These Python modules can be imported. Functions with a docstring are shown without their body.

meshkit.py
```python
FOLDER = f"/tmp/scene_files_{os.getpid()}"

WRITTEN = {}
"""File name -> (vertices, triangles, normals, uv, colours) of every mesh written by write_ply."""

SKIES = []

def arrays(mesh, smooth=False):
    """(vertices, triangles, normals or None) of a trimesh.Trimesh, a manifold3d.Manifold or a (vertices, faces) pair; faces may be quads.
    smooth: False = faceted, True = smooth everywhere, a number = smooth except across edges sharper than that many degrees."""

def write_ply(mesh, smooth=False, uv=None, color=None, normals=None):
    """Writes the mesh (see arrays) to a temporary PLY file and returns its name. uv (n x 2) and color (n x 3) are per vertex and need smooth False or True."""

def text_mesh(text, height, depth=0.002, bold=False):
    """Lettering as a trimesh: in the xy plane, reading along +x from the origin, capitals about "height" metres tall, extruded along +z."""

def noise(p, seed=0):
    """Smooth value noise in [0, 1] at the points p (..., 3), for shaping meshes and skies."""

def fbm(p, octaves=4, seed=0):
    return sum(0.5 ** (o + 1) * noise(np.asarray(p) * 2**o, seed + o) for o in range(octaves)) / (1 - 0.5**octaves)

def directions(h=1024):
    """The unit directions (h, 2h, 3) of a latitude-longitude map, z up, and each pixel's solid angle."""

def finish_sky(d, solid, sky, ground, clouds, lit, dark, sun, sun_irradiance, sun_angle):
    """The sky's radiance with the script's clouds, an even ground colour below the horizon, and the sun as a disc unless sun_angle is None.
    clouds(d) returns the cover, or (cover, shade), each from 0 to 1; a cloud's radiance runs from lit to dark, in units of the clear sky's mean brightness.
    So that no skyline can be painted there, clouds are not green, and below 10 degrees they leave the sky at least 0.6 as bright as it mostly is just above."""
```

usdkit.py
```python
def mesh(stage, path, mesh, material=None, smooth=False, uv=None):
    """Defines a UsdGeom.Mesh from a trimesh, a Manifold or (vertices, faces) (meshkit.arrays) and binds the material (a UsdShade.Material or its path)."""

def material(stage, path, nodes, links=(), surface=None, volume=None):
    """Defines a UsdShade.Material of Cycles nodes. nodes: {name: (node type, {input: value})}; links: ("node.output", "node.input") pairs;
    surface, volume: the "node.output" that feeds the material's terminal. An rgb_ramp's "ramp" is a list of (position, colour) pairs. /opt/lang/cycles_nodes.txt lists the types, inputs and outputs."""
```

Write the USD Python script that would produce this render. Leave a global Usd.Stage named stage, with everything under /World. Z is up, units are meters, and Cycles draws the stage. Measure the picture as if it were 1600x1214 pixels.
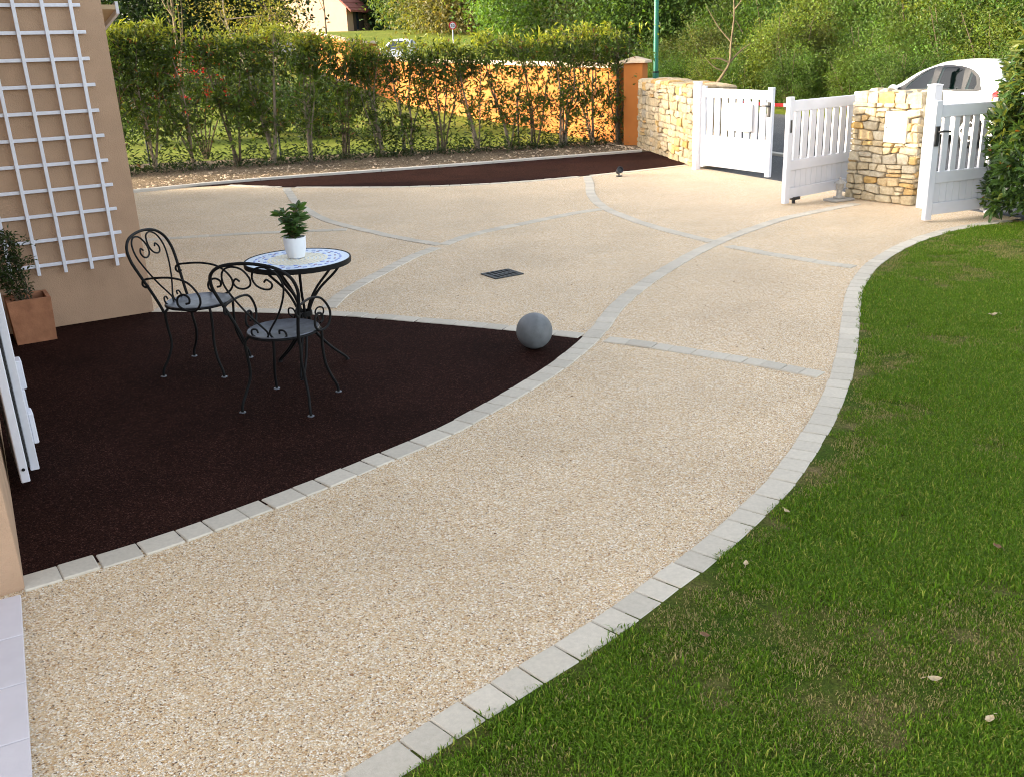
import math
import numpy as np
import trimesh
import manifold3d as m3
import shapely.geometry as sg
import usdkit
import meshkit
from pxr import Usd, UsdGeom, UsdLux, UsdShade, Gf, Sdf, Vt

# ------------------------------------------------------------------ stage, camera, sky, sun
stage = Usd.Stage.CreateInMemory()
UsdGeom.SetStageUpAxis(stage, 'Z')
UsdGeom.SetStageMetersPerUnit(stage, 1.0)
UsdGeom.Xform.Define(stage, '/World')
UsdGeom.Scope.Define(stage, '/World/Looks')

CAM_R = np.array([[0.9996082303455125, -0.009487704892423057, -0.02633190614800018],
                  [-0.02798903044967435, -0.33884660330082345, -0.9404252195714349],
                  [0.0, 0.9407937940310664, -0.3389794051452556]])
EYE = np.array([0, 0, 2.0])
cam = UsdGeom.Camera.Define(stage, '/World/camera')
cm = np.eye(4)
cm[0, :3], cm[1, :3], cm[2, :3], cm[3, :3] = CAM_R[0], -CAM_R[1], -CAM_R[2], EYE
cam.AddTransformOp().Set(Gf.Matrix4d(cm.tolist()))
cam.CreateHorizontalApertureAttr(36.0)
cam.CreateVerticalApertureAttr(36.0 * 776 / 1024)
cam.CreateFocalLengthAttr(1500 / 1600 * 36.0)
cam.CreateHorizontalApertureOffsetAttr(-60 / 1600 * 36.0)
cam.CreateClippingRangeAttr(Gf.Vec2f(0.05, 5000))
cam.CreateExposureAttr(2.11)

SUN_EL = math.radians(13.5)
SUN_AZ = math.atan2(-0.998, -0.06)            # atan2(x, y) of the direction towards the sun
SUN_TO = np.array([math.sin(SUN_AZ) * math.cos(SUN_EL), math.cos(SUN_AZ) * math.cos(SUN_EL), math.sin(SUN_EL)])
dome = UsdLux.DomeLight.Define(stage, '/World/sky')
sky_mat = usdkit.material(stage, '/World/Looks/sky_material', {
    's': ('sky_texture', {'sky_type': 'single_scattering', 'sun_disc': False, 'sun_elevation': SUN_EL, 'sun_rotation': SUN_AZ,
                          'altitude': 100.0, 'air_density': 1.0, 'aerosol_density': 3.0, 'ozone_density': 1.0}),
    'h': ('hsv', {'hue': .5, 'saturation': .42, 'value': 1.0, 'fac': 1.0}),          # thin high haze pales the blue
    'b': ('background_shader', {'strength': 0.15})}, [('s.color', 'h.color'), ('h.color', 'b.color')], surface='b.background')
UsdShade.MaterialBindingAPI.Apply(dome.GetPrim()).Bind(sky_mat)
dome.GetPrim().SetCustomDataByKey('label', 'pale evening sky')
dome.GetPrim().SetCustomDataByKey('kind', 'structure')
sun = UsdLux.DistantLight.Define(stage, '/World/sun')
sun.CreateIntensityAttr(0.52)
sun.CreateNormalizeAttr(True)
sun.CreateAngleAttr(0.5)
sun.CreateColorAttr(Gf.Vec3f(1.0, 0.80, 0.50))
zx = SUN_TO
xx = np.cross([0, 0, 1.0], zx); xx /= np.linalg.norm(xx)
yx = np.cross(zx, xx)
sm = np.eye(4); sm[0, :3], sm[1, :3], sm[2, :3] = xx, yx, zx
sun.AddTransformOp().Set(Gf.Matrix4d(sm.tolist()))

RNG = np.random.default_rng(7)

# ------------------------------------------------------------------ helpers
_used = {}
def path_for(parent, name):
    base = parent.rstrip('/') + '/' + name
    k = _used.get(base, 0)
    _used[base] = k + 1
    return base if k == 0 else f'{base}_{k:03d}'

def pp(parent):
    if parent is None:
        return '/World'
    return str(parent.GetPath())

def tag(p, label=None, cat=None, group=None, kind=None):
    for k, v in (('label', label), ('category', cat), ('group', group), ('kind', kind)):
        if v:
            p.SetCustomDataByKey(k, v)
    return p

def obj(name, mesh, mat, parent=None, smooth=False, tint=None, **kw):
    path = path_for(pp(parent), name)
    g = usdkit.mesh(stage, path, mesh, MATS[mat] if isinstance(mat, str) else mat, smooth=smooth)
    if tint is not None:
        UsdGeom.PrimvarsAPI(g).CreatePrimvar('tint', Sdf.ValueTypeNames.Color3fArray, 'vertex').Set(Vt.Vec3fArray.FromNumpy(np.asarray(tint, np.float32)))
    g.CreateDoubleSidedAttr(True)
    return tag(g.GetPrim(), **kw)

def thing(name, loc=(0, 0, 0), rz=0.0, label=None, cat=None, group=None, kind=None):
    x = UsdGeom.Xform.Define(stage, path_for('/World', name))
    x.AddTranslateOp().Set(Gf.Vec3d(*map(float, loc)))
    x.AddRotateZOp().Set(math.degrees(rz))
    return tag(x.GetPrim(), label, cat, group, kind)

def part(name, parent):
    x = UsdGeom.Xform.Define(stage, path_for(pp(parent), name))
    return x.GetPrim()

def dup(src, loc, rz=0.0, scale=1.0, label=None, group=None, name=None):
    was = src.GetCustomData()
    nm = name or src.GetName()
    x = UsdGeom.Xform.Define(stage, path_for('/World', nm))
    x.GetPrim().GetReferences().AddInternalReference(src.GetPath())
    x.ClearXformOpOrder()
    x.AddTranslateOp().Set(Gf.Vec3d(*map(float, loc)))
    x.AddRotateZOp().Set(math.degrees(rz))
    x.AddScaleOp().Set(Gf.Vec3f(*([scale] * 3 if np.ndim(scale) == 0 else map(float, scale))))
    tag(x.GetPrim(), label or was.get('label'), was.get('category'), group or was.get('group'), was.get('kind'))
    x.GetPrim().SetInstanceable(True)
    return x.GetPrim()

def cat_(ms):
    vs, fs, n = [], [], 0
    for m in ms:
        v, f, _ = meshkit.arrays(m)
        vs.append(v); fs.append(f + n); n += len(v)
    return (np.vstack(vs), np.vstack(fs))

def box(x0, x1, y0, y1, z0, z1, bev=0.0):
    x0, x1 = min(x0, x1), max(x0, x1); y0, y1 = min(y0, y1), max(y0, y1); z0, z1 = min(z0, z1), max(z0, z1)
    if bev <= 0:
        v = np.array([[x, y, z] for x in (x0, x1) for y in (y0, y1) for z in (z0, z1)], float)
    else:
        b = bev
        v = []
        for sx, X in ((1, x0), (-1, x1)):
            for sy, Y in ((1, y0), (-1, y1)):
                for sz, Z in ((1, z0), (-1, z1)):
                    v += [[X + sx * b, Y + sy * b, Z], [X + sx * b, Y, Z + sz * b], [X, Y + sy * b, Z + sz * b]]
        v = np.array(v, float)
    h = trimesh.convex.convex_hull(v) if bev > 0 else trimesh.creation.box(bounds=[[x0, y0, z0], [x1, y1, z1]])
    return (np.array(h.vertices), np.array(h.faces))

def xf(mesh, rz=0.0, loc=(0, 0, 0), M=None):
    v, f, _ = meshkit.arrays(mesh)
    if M is not None:
        v = v @ np.asarray(M).T
    c, s = math.cos(rz), math.sin(rz)
    return (v @ np.array([[c, s, 0], [-s, c, 0], [0, 0, 1]]) + np.asarray(loc, float), f)

def catmull(P, n=8, closed=False):
    P = np.asarray(P, float)
    if closed:
        Q = np.vstack([P[-1], P, P[0], P[1]])
    else:
        Q = np.vstack([2 * P[0] - P[1], P, 2 * P[-1] - P[-2]])
    out = []
    for i in range(1, len(Q) - 2):
        p0, p1, p2, p3 = Q[i - 1], Q[i], Q[i + 1], Q[i + 2]
        for t in np.linspace(0, 1, n, endpoint=False):
            out.append(0.5 * ((2 * p1) + (-p0 + p2) * t + (2 * p0 - 5 * p1 + 4 * p2 - p3) * t * t + (-p0 + 3 * p1 - 3 * p2 + p3) * t ** 3))
    if not closed:
        out.append(Q[-2])
    return np.array(out)

def tube(P, r, sides=8, closed=False):
    P = np.asarray(P, float)
    n = len(P)
    r = np.broadcast_to(np.asarray(r, float), (n,))
    if closed:
        T = np.roll(P, -1, 0) - np.roll(P, 1, 0)
    else:
        T = np.gradient(P, axis=0)
    T /= np.linalg.norm(T, axis=1, keepdims=True) + 1e-12
    a = np.cross(T[0], [0, 0, 1.0])
    if np.linalg.norm(a) < 0.2:
        a = np.cross(T[0], [1.0, 0, 0])
    a /= np.linalg.norm(a)
    A = []
    for i in range(n):
        a = a - T[i] * (a @ T[i]); a /= np.linalg.norm(a) + 1e-12
        A.append(a)
    A = np.array(A); Bn = np.cross(T, A)
    ang = np.arange(sides) * 2 * math.pi / sides
    V = (P[:, None] + r[:, None, None] * (np.cos(ang)[None, :, None] * A[:, None] + np.sin(ang)[None, :, None] * Bn[:, None])).reshape(-1, 3)
    F = []
    for i in range(n if closed else n - 1):
        j = (i + 1) % n
        for k in range(sides):
            l = (k + 1) % sides
            F += [[i * sides + k, i * sides + l, j * sides + l], [i * sides + k, j * sides + l, j * sides + k]]
    if not closed:
        V = np.vstack([V, P[0], P[-1]])
        for k in range(sides):
            l = (k + 1) % sides
            F += [[len(V) - 2, l, k], [len(V) - 1, (n - 1) * sides + k, (n - 1) * sides + l]]
    return (V, np.array(F))

def lathe(prof, n=32):
    prof = np.asarray(prof, float)
    ang = np.arange(n) * 2 * math.pi / n
    V = np.array([[r * math.cos(a), r * math.sin(a), z] for r, z in prof for a in ang])
    F = []
    for i in range(len(prof) - 1):
        for k in range(n):
            l = (k + 1) % n
            a, b, c, d = i * n + k, i * n + l, (i + 1) * n + l, (i + 1) * n + k
            if prof[i][0] > 1e-9: F.append([a, b, c])
            if prof[i + 1][0] > 1e-9: F.append([a, c, d])
    return (V, np.array(F))

def sheet(poly, z):
    p = poly if hasattr(poly, 'exterior') else sg.Polygon(poly)
    v, f = trimesh.creation.triangulate_polygon(p, engine='earcut')
    f = np.array(f); v = np.array(v)
    a, b, c = v[f[:, 0]], v[f[:, 1]], v[f[:, 2]]
    neg = ((b - a)[:, 0] * (c - a)[:, 1] - (b - a)[:, 1] * (c - a)[:, 0]) < 0
    f[neg] = f[neg][:, ::-1]
    return (np.column_stack([v, np.full(len(v), z)]), f)

def prism(poly, z0, z1):
    p = poly if hasattr(poly, 'exterior') else sg.Polygon(poly)
    m = trimesh.creation.extrude_polygon(p, z1 - z0, engine='earcut')
    return (np.array(m.vertices) + [0, 0, z0], np.array(m.faces))

# leaves ---------------------------------------------------------------------------------------------
T_SMALL = (np.array([[0, 0, 0], [.45, -.5, .10], [.45, .5, .10], [1, 0, -.12]]), np.array([[0, 1, 3], [0, 3, 2]]))
def _big():
    rows = [(0, 0), (.22, .8), (.5, 1.0), (.78, .62), (1, 0)]
    V, idx = [], []
    for t, w in rows:
        d = -.22 * t * t
        if w == 0:
            idx.append([len(V)]); V.append([t, 0, d])
        else:
            idx.append([len(V), len(V) + 1, len(V) + 2]); V += [[t, -w / 2, d + .05], [t, 0, d], [t, w / 2, d + .05]]
    F = []
    for a, b in zip(idx, idx[1:]):
        if len(a) == 1: F += [[a[0], b[0], b[1]], [a[0], b[1], b[2]]]
        elif len(b) == 1: F += [[a[0], b[0], a[1]], [a[1], b[0], a[2]]]
        else: F += [[a[0], b[0], b[1]], [a[0], b[1], a[1]], [a[1], b[1], b[2]], [a[1], b[2], a[2]]]
    return np.array(V), np.array(F)
T_BIG = _big()

def leaves(pos, d, L, W, tint, rng, T=T_SMALL, up=None):
    n = len(pos)
    d = d / (np.linalg.norm(d, axis=1, keepdims=True) + 1e-9)
    nr = rng.normal(size=(n, 3)) * .6 + ([0, 0, 1.0] if up is None else up)
    s = np.cross(nr, d); s /= np.linalg.norm(s, axis=1, keepdims=True) + 1e-9
    u = np.cross(d, s)
    TV, TF = T
    L = np.broadcast_to(L, (n,))[:, None, None]; W = np.broadcast_to(W, (n,))[:, None, None]
    V = pos[:, None] + TV[None, :, 0:1] * L * d[:, None] + TV[None, :, 1:2] * W * s[:, None] + TV[None, :, 2:3] * L * u[:, None]
    F = (np.arange(n)[:, None, None] * len(TV) + TF[None]).reshape(-1, 3)
    C = np.repeat(np.asarray(tint), len(TV), axis=0)
    return (V.reshape(-1, 3), F), C

def rdir(n, rng, up=0.0):
    v = rng.normal(size=(n, 3)); v /= np.linalg.norm(v, axis=1, keepdims=True)
    v[:, 2] += up
    return v

# ------------------------------------------------------------------ materials
MATS = {}
def M(name, nodes, links, surface='p.BSDF'):
    MATS[name] = usdkit.material(stage, '/World/Looks/' + name, nodes, links, surface=surface)

def plain(name, col, rough=.5, metal=0., spec=.5, noise=0.0, scale=20., bump=0.0, bscale=200., rnd=0.0, coat=0.0):
    n = {'g': ('geometry', {}), 'p': ('principled_bsdf', {'base_color': col, 'roughness': rough, 'metallic': metal, 'specular_ior_level': spec, 'coat_weight': coat})}
    l = []
    src = None
    if noise > 0:
        n['n'] = ('noise_texture', {'scale': scale, 'detail': 5.0, 'roughness': .6})
        n['r'] = ('rgb_ramp', {'ramp': [(.25, tuple(c * (1 - noise) for c in col)), (.75, tuple(min(1, c * (1 + noise)) for c in col))]})
        l += [('g.position', 'n.vector'), ('n.fac', 'r.fac')]
        src = 'r.color'
    if rnd > 0:
        n['o'] = ('object_info', {})
        n['m'] = ('map_range', {'from_min': 0., 'from_max': 1., 'to_min': 1 - rnd, 'to_max': 1 + rnd})
        n['v'] = ('hsv', {'hue': .5, 'saturation': 1., 'fac': 1., 'color': col})
        l += [('o.random', 'm.value'), ('m.result', 'v.value')]
        if src: l.append((src, 'v.color'))
        src = 'v.color'
    if src: l.append((src, 'p.base_color'))
    if bump > 0:
        n['bn'] = ('noise_texture', {'scale': bscale, 'detail': 3.0})
        n['bm'] = ('bump', {'strength': 1.0, 'distance': bump})
        l += [('g.position', 'bn.vector'), ('bn.fac', 'bm.height'), ('bm.normal', 'p.normal')]
    M(name, n, l)

def granular(name, stops, scale, bump, rough=.8, gap=(.35, .0), big=(.88, 1.1), spec=.3):
    """Bonded stone chips: each voronoi cell one chip with its own colour and a rounded top."""
    M(name, {
        'g': ('geometry', {}),
        'w': ('noise_texture', {'scale': scale * .8, 'detail': 1.0}),
        'wm': ('vector_math', {'math_type': 'multiply_add', 'vector2': (.006, .006, .006)}),
        'v': ('voronoi_texture', {'scale': scale, 'feature': 'f1'}),
        's': ('separate_color', {'color_type': 'rgb'}),
        'r': ('rgb_ramp', {'ramp': stops}),
        'gr': ('rgb_ramp', {'ramp': [(gap[1], (1, 1, 1)), (.55, (1, 1, 1)), (1.0, (gap[0],) * 3)]}),
        'mx': ('mix', {'mix_type': 'multiply', 'fac': 1.0}),
        'n': ('noise_texture', {'scale': .9, 'detail': 5.0, 'roughness': .65}),
        'nr': ('rgb_ramp', {'ramp': [(.3, (big[0],) * 3), (.7, (big[1],) * 3)]}),
        'mx2': ('mix', {'mix_type': 'multiply', 'fac': 1.0}),
        'b': ('bump', {'strength': 1.0, 'distance': bump, 'invert': True}),
        'p': ('principled_bsdf', {'roughness': rough, 'specular_ior_level': spec})},
      [('g.position', 'w.vector'), ('w.color', 'wm.vector1'), ('g.position', 'wm.vector3'), ('wm.vector', 'v.vector'),
       ('v.color', 's.color'), ('s.r', 'r.fac'), ('v.distance', 'gr.fac'), ('r.color', 'mx.color1'), ('gr.color', 'mx.color2'),
       ('g.position', 'n.vector'), ('n.fac', 'nr.fac'), ('mx.color', 'mx2.color1'), ('nr.color', 'mx2.color2'), ('mx2.color', 'p.base_color'),
       ('v.distance', 'b.height'), ('b.normal', 'p.normal')])

granular('gravel', [(0, (.09, .065, .045)), (.05, (.38, .22, .105)), (.20, (.55, .37, .19)), (.40, (.64, .48, .295)), (.56, (.49, .385, .275)), (.74, (.70, .56, .385)), (.90, (.77, .67, .53)), (1, (.86, .81, .72))], 185., .0022, rough=.7, gap=(.45, .0), big=(.88, 1.09))
granular('chocolate_rubber', [(0, (.007, .0026, .0022)), (.5, (.021, .0080, .0058)), (.9, (.034, .0135, .0095)), (1, (.10, .045, .036))], 200., .004, rough=.9, gap=(.3, .0), big=(.7, 1.4), spec=.04)
granular('soil', [(0, (.085, .058, .034)), (.5, (.15, .108, .068)), (.85, (.25, .185, .12)), (1, (.46, .38, .27))], 55., .02, rough=.95, gap=(.5, .0), big=(.6, 1.3), spec=.1)
granular('asphalt', [(0, (.06, .061, .066)), (.7, (.095, .095, .10)), (1, (.18, .18, .18))], 120., .003, rough=.9, gap=(.5, 0.), spec=.2)
plain('paver', (.50, .45, .375), .85, noise=.10, scale=60., bump=.0015, bscale=350., rnd=.09, spec=.25)
plain('kerb', (.50, .47, .42), .85, noise=.10, scale=30., bump=.001, spec=.25)
plain('tile', (.52, .49, .52), .45, noise=.05, scale=14., bump=.0004, bscale=120., rnd=.03)
plain('grout', (.16, .15, .15), .9)
plain('stucco', (.41, .272, .182), .93, noise=.13, scale=3.5, bump=.004, bscale=130., spec=.15)
plain('stucco_grey', (.25, .205, .15), .93, noise=.10, scale=9., bump=.003, bscale=130., spec=.15)
plain('stucco_light', (.50, .38, .25), .93, noise=.06, scale=9., bump=.003, bscale=130., spec=.15)
plain('orange_render', (.38, .135, .035), .92, noise=.10, scale=3., bump=.003, bscale=90., spec=.15)
plain('coping', (.52, .40, .28), .85, noise=.15, scale=12., bump=.002, rnd=.06)
plain('white_pvc', (.63, .635, .685), .42, noise=.06, scale=4., coat=.1)
plain('white_paint', (.66, .66, .72), .55, noise=.06, scale=25., rnd=.04, bump=.0005, bscale=160.)
plain('white_enamel', (.80, .79, .77), .35)
plain('black_iron', (.005, .005, .0055), .55, spec=.16, noise=.3, scale=60.)
plain('black_plastic', (.014, .014, .016), .4)
plain('rubber', (.012, .012, .012), .8)
plain('zinc', (.13, .14, .165), .40, metal=.7, noise=.55, scale=16., bump=.0008, bscale=70.)
plain('dark_void', (.006, .006, .006), .9)
plain('terracotta', (.34, .155, .085), .88, noise=.28, scale=11., bump=.002, bscale=90., spec=.15)
plain('potting_soil', (.03, .02, .014), .95, noise=.3, scale=90., bump=.006, bscale=90.)
plain('mosaic_ground', (.50, .60, .74), .35, noise=.08, scale=70.)
plain('mosaic_cream', (.66, .61, .48), .35, noise=.1, scale=70., rnd=.05)
plain('mosaic_blue', (.13, .19, .46), .3, noise=.25, scale=40., rnd=.2)
plain('mosaic_plum', (.16, .06, .16), .3, noise=.25, scale=40., rnd=.2)
plain('pot_white', (.74, .76, .80), .35, noise=.03, scale=30.)
plain('granite_ball', (.115, .122, .130), .6, noise=.42, scale=7., bump=.001, bscale=160.)
plain('cast_stone', (.36, .34, .31), .9, noise=.2, scale=40., bump=.002)
plain('cast_iron', (.03, .034, .038), .55, metal=.3, noise=.3, scale=40.)
plain('green_paint', (.006, .115, .075), .4, noise=.08, scale=6., coat=.2)
plain('mortar', (.25, .215, .165), .95, noise=.2, scale=30., bump=.004, bscale=80.)
plain('roof_tile', (.19, .055, .04), .85, noise=.25, scale=3., rnd=.1)
plain('cream_render', (.38, .255, .175), .92, noise=.05, scale=2.)
plain('timber_dark', (.05, .035, .025), .8)
plain('car_white', (.80, .80, .79), .22, coat=.7)
plain('lamp_red', (.52, .015, .02), .2, coat=.8)
plain('lamp_amber', (.8, .33, .04), .2, coat=.8)
plain('alloy', (.55, .55, .56), .3, metal=.8)
plain('sign_white', (.8, .8, .8), .4)
plain('sign_red', (.55, .015, .02), .4)
plain('bark', (.115, .088, .062), .9, noise=.35, scale=18., bump=.006, bscale=40., spec=.1)
plain('bark_grey', (.20, .165, .125), .9, noise=.3, scale=14., bump=.006, bscale=40., spec=.1)
plain('bare_wood', (.15, .115, .07), .9, noise=.3, scale=6., bump=.006, bscale=30., spec=.1)
plain('dry_leaf', (.42, .33, .20), .8, noise=.3, scale=60.)
plain('brown_leaf', (.16, .085, .04), .8, noise=.3, scale=60.)
plain('tape_red', (.62, .03, .025), .5)
plain('tape_white', (.8, .8, .8), .5)
plain('gasket', (.008, .008, .009), .7)

# rubble stone: each stone its own colour
M('rubble', {
    'g': ('geometry', {}), 'o': ('object_info', {}),
    'r': ('rgb_ramp', {'ramp': [(0, (.32, .255, .165)), (.25, (.37, .31, .215)), (.45, (.27, .225, .155)), (.6, (.43, .375, .28)), (.72, (.33, .20, .08)), (.80, (.38, .27, .12)), (.88, (.23, .21, .175)), (1, (.38, .33, .255))]}),
    'n': ('noise_texture', {'scale': 22., 'detail': 6., 'roughness': .65}),
    'nr': ('rgb_ramp', {'ramp': [(.3, (.72, .66, .58)), (.7, (1.12, 1.12, 1.12))]}),
    'm': ('mix', {'mix_type': 'multiply', 'fac': 1.0}),
    'bn': ('noise_texture', {'scale': 55., 'detail': 6., 'roughness': .6}),
    'b': ('bump', {'strength': 1.0, 'distance': .012}),
    'p': ('principled_bsdf', {'roughness': .92, 'specular_ior_level': .2})},
  [('o.random', 'r.fac'), ('g.position', 'n.vector'), ('n.fac', 'nr.fac'), ('r.color', 'm.color1'), ('nr.color', 'm.color2'), ('m.color', 'p.base_color'),
   ('g.position', 'bn.vector'), ('bn.fac', 'b.height'), ('b.normal', 'p.normal')])

# paler limestone of the pillar
M('limestone', {
    'g': ('geometry', {}), 'o': ('object_info', {}),
    'r': ('rgb_ramp', {'ramp': [(0, (.50, .41, .27)), (.25, (.56, .485, .35)), (.45, (.45, .375, .25)), (.6, (.62, .55, .41)), (.72, (.52, .34, .13)), (.80, (.56, .42, .20)), (.88, (.40, .36, .29)), (1, (.58, .52, .40))]}),
    'n': ('noise_texture', {'scale': 22., 'detail': 6., 'roughness': .65}),
    'nr': ('rgb_ramp', {'ramp': [(.3, (.72, .66, .58)), (.7, (1.12, 1.12, 1.12))]}),
    'm': ('mix', {'mix_type': 'multiply', 'fac': 1.0}),
    'bn': ('noise_texture', {'scale': 55., 'detail': 6., 'roughness': .6}),
    'b': ('bump', {'strength': 1.0, 'distance': .012}),
    'p': ('principled_bsdf', {'roughness': .92, 'specular_ior_level': .2})},
  [('o.random', 'r.fac'), ('g.position', 'n.vector'), ('n.fac', 'nr.fac'), ('r.color', 'm.color1'), ('nr.color', 'm.color2'), ('m.color', 'p.base_color'),
   ('g.position', 'bn.vector'), ('bn.fac', 'b.height'), ('b.normal', 'p.normal')])

def leafmat(name, rough=.45, trans=.35, spec=.4, warm=(1.5, 1.35, .45)):
    M(name, {'a': ('attribute', {'attribute': 'tint'}),
             'w': ('mix', {'mix_type': 'multiply', 'fac': 1.0, 'color2': warm}),
             'p': ('principled_bsdf', {'roughness': rough, 'specular_ior_level': spec}),
             't': ('translucent_bsdf', {}),
             'm': ('mix_closure', {'fac': trans})},
      [('a.color', 'p.base_color'), ('a.color', 'w.color1'), ('w.color', 't.color'), ('p.BSDF', 'm.closure1'), ('t.BSDF', 'm.closure2')], surface='m.closure')
leafmat('laurel_leaf', .36, .42, .45)
leafmat('soft_leaf', .55, .38, .3)
leafmat('grass_blade', .6, .35, .25, (1.3, 1.25, .6))

# far ground: grass and bare earth
M('meadow', {
    'g': ('geometry', {}),
    'n': ('noise_texture', {'scale': .35, 'detail': 6., 'roughness': .65}),
    'n2': ('noise_texture', {'scale': 9., 'detail': 6., 'roughness': .7}),
    'r': ('rgb_ramp', {'ramp': [(.25, (.065, .095, .010)), (.5, (.115, .145, .014)), (.75, (.17, .165, .030))]}),
    'r2': ('rgb_ramp', {'ramp': [(.3, (.6, .6, .6)), (.7, (1.3, 1.3, 1.3))]}),
    'm': ('mix', {'mix_type': 'multiply', 'fac': 1.0}),
    'b': ('bump', {'strength': 1.0, 'distance': .05}),
    'p': ('principled_bsdf', {'roughness': .95, 'specular_ior_level': .1})},
  [('g.position', 'n.vector'), ('g.position', 'n2.vector'), ('n.fac', 'r.fac'), ('n2.fac', 'r2.fac'), ('r.color', 'm.color1'), ('r2.color', 'm.color2'),
   ('m.color', 'p.base_color'), ('n2.fac', 'b.height'), ('b.normal', 'p.normal')])
# the soil and moss under the lawn's blades
M('lawn_soil', {
    'g': ('geometry', {}),
    'n': ('noise_texture', {'scale': 2.2, 'detail': 5., 'roughness': .6}),
    'n2': ('noise_texture', {'scale': 90., 'detail': 4., 'roughness': .7}),
    'r': ('rgb_ramp', {'ramp': [(.40, (.050, .090, .008)), (.52, (.085, .10, .018)), (.64, (.20, .155, .07))]}),
    'r2': ('rgb_ramp', {'ramp': [(.3, (.4, .4, .4)), (.7, (1.5, 1.5, 1.5))]}),
    'm': ('mix', {'mix_type': 'multiply', 'fac': 1.0}),
    'b': ('bump', {'strength': 1.0, 'distance': .015}),
    'p': ('principled_bsdf', {'roughness': .95, 'specular_ior_level': .1})},
  [('g.position', 'n.vector'), ('g.position', 'n2.vector'), ('n.fac', 'r.fac'), ('n2.fac', 'r2.fac'), ('r.color', 'm.color1'), ('r2.color', 'm.color2'),
   ('m.color', 'p.base_color'), ('n2.fac', 'b.height'), ('b.normal', 'p.normal')])
# window glass
M('car_glass', {'f': ('fresnel', {'IOR': 1.5}), 't': ('transparent_bsdf', {'color': (.20, .36, .33)}), 'g': ('glossy_bsdf', {'roughness': .02, 'color': (1, 1, 1)}), 'm': ('mix_closure', {})},
  [('f.fac', 'm.fac'), ('t.BSDF', 'm.closure1'), ('g.BSDF', 'm.closure2')], surface='m.closure')
M('house_glass', {'p': ('principled_bsdf', {'base_color': (.02, .025, .03), 'roughness': .05})}, [])

# ------------------------------------------------------------------ terrain
def sstep(a, b, x):
    t = np.clip((np.asarray(x, float) - a) / (b - a), 0, 1)
    return t * t * (3 - 2 * t)

ROAD_O, ROAD_T, ROAD_N = np.array([2.47, 15.81]), np.array([-.40, .9165]), np.array([.9165, .40])
def tz(x, y):
    x = np.asarray(x, float); y = np.asarray(y, float)
    o = (x - ROAD_O[0]) * ROAD_N[0] + (y - ROAD_O[1]) * ROAD_N[1]
    z = -.03 + 3.6 * sstep(35, 105, y)
    z = z + 1.5 * sstep(8.6, 17, o) * (1 - sstep(40, 80, y))
    return z

def warp(a, lo, hi, n):
    t = np.linspace(-1, 1, n)
    return a + np.where(t < 0, (a - lo), (hi - a)) * np.sign(t) * np.abs(t) ** 2.2
gx, gy = warp(0, -420, 420, 150), warp(14, -80, 700, 150)
GX, GY = np.meshgrid(gx, gy)
V = np.column_stack([GX.ravel(), GY.ravel(), tz(GX, GY).ravel()])
nx = len(gx)
ii, jj = np.meshgrid(np.arange(nx - 1), np.arange(len(gy) - 1))
a = (jj * nx + ii).ravel()
obj('ground', (V, np.column_stack([a, a + 1, a + 1 + nx, a + nx])), 'meadow', smooth=True, kind='structure')

U2, V2 = np.array([.8412, .5408]), np.array([-.5408, .8412])      # the house's own axes
HC = np.array([-3.24, 7.67])
HRZ = math.atan2(.5408, .8412)
def hl(x, y):
    p = HC + x * U2 + y * V2
    return (float(p[0]), float(p[1]))

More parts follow.
